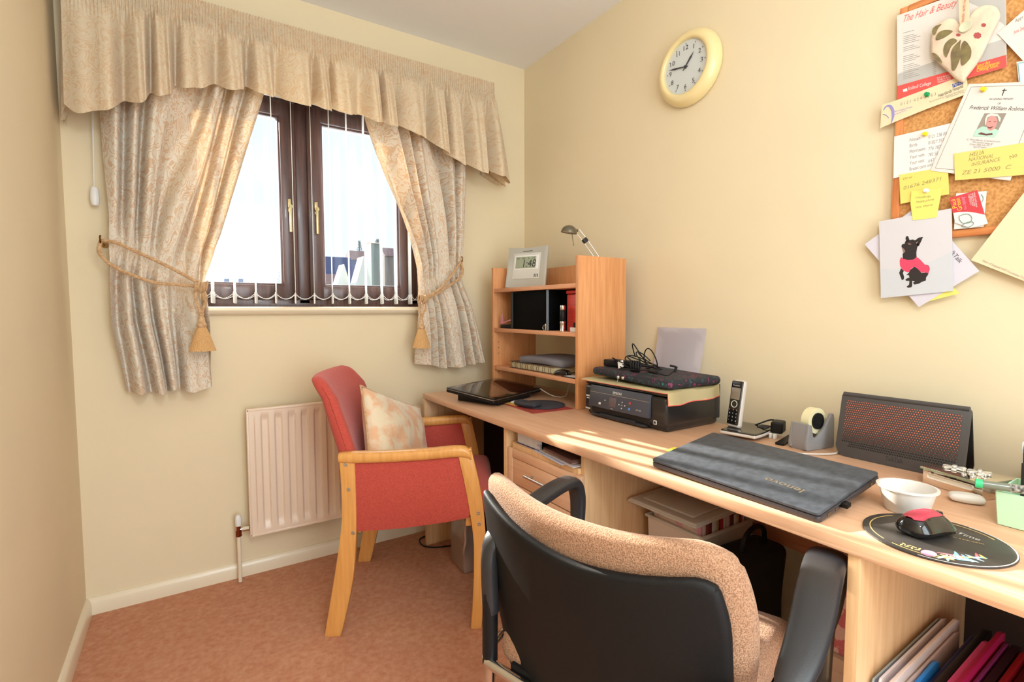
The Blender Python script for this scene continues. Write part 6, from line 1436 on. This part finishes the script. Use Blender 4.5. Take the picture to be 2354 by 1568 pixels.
# floral boxes beside the near support panel
M_fl = mat('lilac_flower_paper', (236, 222, 232), .6, col2=(158, 92, 176), vs=30, lo=.38, hi=.42); M_fl2 = mat('pink_flower_paper', (214, 120, 138), .6, col2=(236, 206, 206), vs=34, lo=.45, hi=.5); M_emb = mat('embossed_cream', (226, 204, 186), .6, bump=.6, bs=60)
for nm, lab, x0, x1, z0, z1, m in (('gift_box', 'lilac floral box, lowest of the stack by the desk panel', 1.16, 1.40, .001, .295, M_fl), ('gift_box', 'cream embossed box in the middle of the stack', 1.17, 1.40, .2965, .392, M_emb), ('gift_box', 'pink floral box, topmost of the stack by the desk panel', 1.18, 1.40, .3935, .60, M_fl2)):
    t = thing(nm, lab, 'box', ((x0 + x1) / 2, .48, z0), group='gift boxes stacked by the desk panel'); b = BM(); box(b, (x0, .410, z0), (x1, .535, z1 - .03), .002); obj('box_body', b, m, t); b = BM(); box(b, (x0 - .003, .4075, z1 - .03), (x1 + .002, .538, z1), .002); obj('lid', b, m, t)
# silver bag and cable by the armchair
t = thing('silver_bag', 'crumpled silver foil gift bag on the carpet behind the armchair leg', 'bag', (1.03, 1.96, 0))
b = BM(); rbox(b, (.10, .15, .24), .008, (10, 10, 14), lambda x, y, z: (x * (1 - .2 * max(0, z / .12)) + .006 * noise.noise(Vector((y * 30, z * 22, 1))), y + .006 * noise.noise(Vector((x * 30, z * 22, 5))), z + .122), Matrix.Translation((1.035, 1.985, 0)) @ Matrix.Rotation(-.05, 4, 'Z')); obj('bag_body', b, mat('silver_foil', (190, 180, 172), .28, metal=.75), t, smooth=30)
t = thing('black_cable', 'black cable lying on the carpet at the foot of the end panel', 'cable', (1.0, 2.2, 0))
b = BM(); sweep(b, smoothpath([(1.22, 2.20, .006), (1.10, 2.18, .006), (1.02, 2.19, .006), (.965, 2.215, .006), (.935, 2.262, .006), (.95, 2.33, .006), (1.01, 2.35, .006)], 8), .0035, seg=8); obj('cable', b, M_black, t, smooth=60)
# dark block added to put shade into the kneehole by the armchair
t = thing('kneehole_shade', 'added dark block standing in for deep shade under the far end of the desk', 'case', (1.365, 1.90, 0))
b = BM(); rbox(b, (.26, .60, .64), .03, (4, 4, 4), None, Matrix.Translation((1.365, 1.90, .3215))); obj('shade_body', b, mat('kneehole_dark', (34, 16, 16), .8, spec=.15), t, smooth=180)
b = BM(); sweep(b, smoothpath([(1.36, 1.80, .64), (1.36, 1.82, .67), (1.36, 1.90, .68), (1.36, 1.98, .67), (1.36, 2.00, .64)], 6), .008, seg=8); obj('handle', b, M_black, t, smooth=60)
# folders
rn = random.Random(9); FD = [((176, 190, 196), .0035, .50, .33), ((96, 96, 140), .0012, .50, .33), ((222, 214, 220), .004, .51, .32), ((214, 190, 190), .005, .50, .30), ((226, 210, 204), .006, .515, .33), ((204, 182, 176), .004, .50, .30), ((50, 140, 226), .006, .497, .16), ((26, 34, 92), .006, .49, .34), ((18, 18, 26), .012, .50, .36), ((220, 84, 158), .010, .505, .30), ((160, 24, 70), .008, .52, .34), ((120, 40, 84), .004, .505, .33), ((40, 16, 24), .012, .50, .34), ((140, 20, 30), .008, .50, .33), ((90, 14, 24), .012, .49, .32), ((190, 130, 140), .003, .44, .25), ((20, 20, 22), .018, .50, .34), ((120, 92, 60), .004, .48, .34), ((18, 44, 40), .014, .49, .33)]
nm_ = ['pale blue-grey', 'thin navy', 'white', 'blush', 'ivory', 'dusty cream', 'bright blue', 'dark navy', 'black', 'bright pink', 'crimson', 'plum', 'very dark maroon', 'red', 'dark red', 'dusty rose', 'thick black', 'tan card', 'dark green']
y_ = .3805
for k, (c, w_, h_, L_) in enumerate(FD):
    t = thing('folder', nm_[k] + ' folder standing in the shelf under the near end of the desk', 'folder', (1.15, y_ - w_ / 2, .3205), group='folders in the low shelf')
    m = mat('folder_' + nm_[k].replace(' ', '_').replace('-', '_'), c, .35)
    x0 = .992 + .012 * rn.random(); h2 = h_ - .3205; bb = bmesh.new()
    y1 = y_; y0 = y_ - w_; ln = .010 + .002 * k; prof = [(x0, 0), (x0 + L_, 0), (x0 + L_, h2 * .97), (x0 + L_ - .02, h2), (x0 + .015, h2 - .01), (x0, h2 - .03)]
    b = BM(); prism(b, prof, w_, Matrix(((1, 0, 0, 0), (0, 0, -1, y1), (0, 1, 0, .3205), (0, 0, 0, 1))), bev=min(.0006, w_ * .2)); obj('cover', b, m, t); y_ -= w_ + .0035

# ================================================================== OUTSIDE
b = BM(); box(b, (-60, 6, -2.8), (80, 120, -2.7)); struct('ground', b, mat('lawn', (120, 134, 110), .9, var=.3, vs=2))
M_slate = mat('roof_tiles', (150, 120, 122), .8, var=.2, vs=3); M_clad = mat('blue_cladding', (62, 84, 140), .6); M_render = mat('white_render', (238, 236, 232), .7); M_brk = mat('pale_brick', (150, 136, 134), .8); M_tim = mat('pale_timber', (126, 140, 140), .7)
def house(name, lab, Y, px0, px1, yp_e, yp_r, m_w, m_r, depth=6, gable=False):
    a, c = at_y(px0, yp_e, Y), at_y(px1, yp_e, Y); r = at_y((px0 + px1) / 2, yp_r, Y); t = thing(name, lab, 'house', ((a.x + c.x) / 2, Y + depth / 2, -2.7))
    ez, rz = (a.z + c.z) / 2, r.z; b = BM(); box(b, (a.x, Y, -2.7), (c.x, Y + depth, ez)); obj('wall', b, m_w, t, smooth=0)
    if rz > ez + .05:
        b = BM()
        if gable: prism(b, [(a.x - .1, ez), (c.x + .1, ez), (r.x, rz)], depth, Matrix(((1, 0, 0, 0), (0, 0, 1, Y), (0, 1, 0, 0), (0, 0, 0, 1)))); 
        else: prism(b, [(Y - .2, ez), (Y + depth + .2, ez), (Y + depth / 2, rz)], c.x - a.x, Matrix(((0, 0, 1, a.x), (1, 0, 0, 0), (0, 1, 0, 0), (0, 0, 0, 1))))
        obj('roof', b, m_r, t, smooth=0)
    return t, a, c, r
house('house', 'blue clad flat-roofed house seen through the right casement', 66, 747, 806, 591, 591, M_clad, M_slate, 3)
house('house', 'low tiled roof at the lower left of the right casement', 56, 742, 778, 652, 628, M_brk, M_slate, 2.5)
house('house', 'house with a pointed white gable seen through the right casement', 50, 776, 806, 662, 607, M_render, M_render, 2, gable=True)
house('house', 'taller white gabled house between blind slats', 48, 818, 854, 664, 589, M_render, M_render, 2, gable=True)
house('house', 'blue house with tiled roof rising behind the white gables', 70, 806, 846, 598, 574, M_clad, M_slate, 3)
house('house', 'tall grey-green timber tower house beyond the blind', 52, 853, 876, 560, 555, M_tim, M_slate, 2)
house('house', 'grey brick house with tiled roof by the right window frame', 54, 884, 930, 590, 568, M_brk, M_slate, 2.5)
t, a, c, r = house('house', 'low distant house with two chimneys seen through the left casement', 80, 500, 566, 655, 648, M_clad, M_clad, 3)
for px in (521, 554):
    a, c = at_y(px - 5, 655, 81), at_y(px + 5, 641, 81); b = BM(); box(b, (a.x, 81, a.z - .5), (c.x, 82.5, c.z), .02); obj('chimney', b, M_clad, t, smooth=0)
def tree(lab, px, py_top, py_bot, Y, wpx, seed):
    top, bt_, a, c = at_y(px, py_top, Y), at_y(px, py_bot, Y), at_y(px - wpx / 2, py_top, Y), at_y(px + wpx / 2, py_top, Y); R_ = (c.x - a.x) / 2
    t = thing('tree', lab, 'tree', (top.x, Y, -2.7)); rn = random.Random(seed); b = BM(); sweep(b, [(top.x, Y, -2.7), (top.x, Y, top.z - .2)], [.3, .08], seg=8); obj('trunk', b, M_brk, t)
    b = BM(); bb = bmesh.new(); Hh_ = top.z - bt_.z
    for k in range(900):
        f = rn.random(); ang_ = rn.random() * 2 * PI; rr_ = R_ * (.25 + .75 * f) * rn.random() ** .5; z = top.z - Hh_ * f; p = Vector((top.x + rr_ * math.cos(ang_), Y + rr_ * math.sin(ang_), z)); s = R_ * .10
        v = [Vector((rn.uniform(-s, s), rn.uniform(-s, s), rn.uniform(-s, s))) for _ in range(3)]; bb.faces.new([bb.verts.new(p + q) for q in v])
    merge(b, bb); obj('foliage', b, mat('tree_leaves', (96, 120, 124), .8, var=.3, vs=4), t, smooth=0)
tree('dark conifer tree beyond the left casement', 652, 596, 668, 40, 42, 1); tree('small tree top above the roofs, left of the tower house', 826, 553, 600, 76, 22, 2); tree('leafy tree behind the tower house', 868, 550, 600, 60, 30, 3)
# glowing globe added out of view behind the camera to brighten ceiling and walls
cl_ = thing('fill_globe', 'unseen glowing globe added as a fill light on a cord from the ceiling', 'lamp', (.20, -.20, 1.86))
b = BM(); lathe(b, [(0, 0)] + [(.10 * math.sin(a), .10 - .10 * math.cos(a)) for a in [PI * i / 16 for i in range(1, 16)]] + [(0, .20)], 32, Matrix.Translation((.20, -.20, 1.86)), caps=False); obj('globe', b, mat('globe_glow', (236, 248, 255), .4, emit=60.0), cl_, smooth=180)
b = BM(); cyl(b, (.20, -.20, 2.06), (.20, -.20, ZC - .02), .003); lathe(b, [(0, 0), (.04, 0), (.05, .02), (0, .02)], 20, Matrix.Translation((.20, -.20, ZC - .0205))); obj('cord', b, M_white, cl_, smooth=50)
for o in bpy.data.objects:
    if '_x' in o: del o['_x']
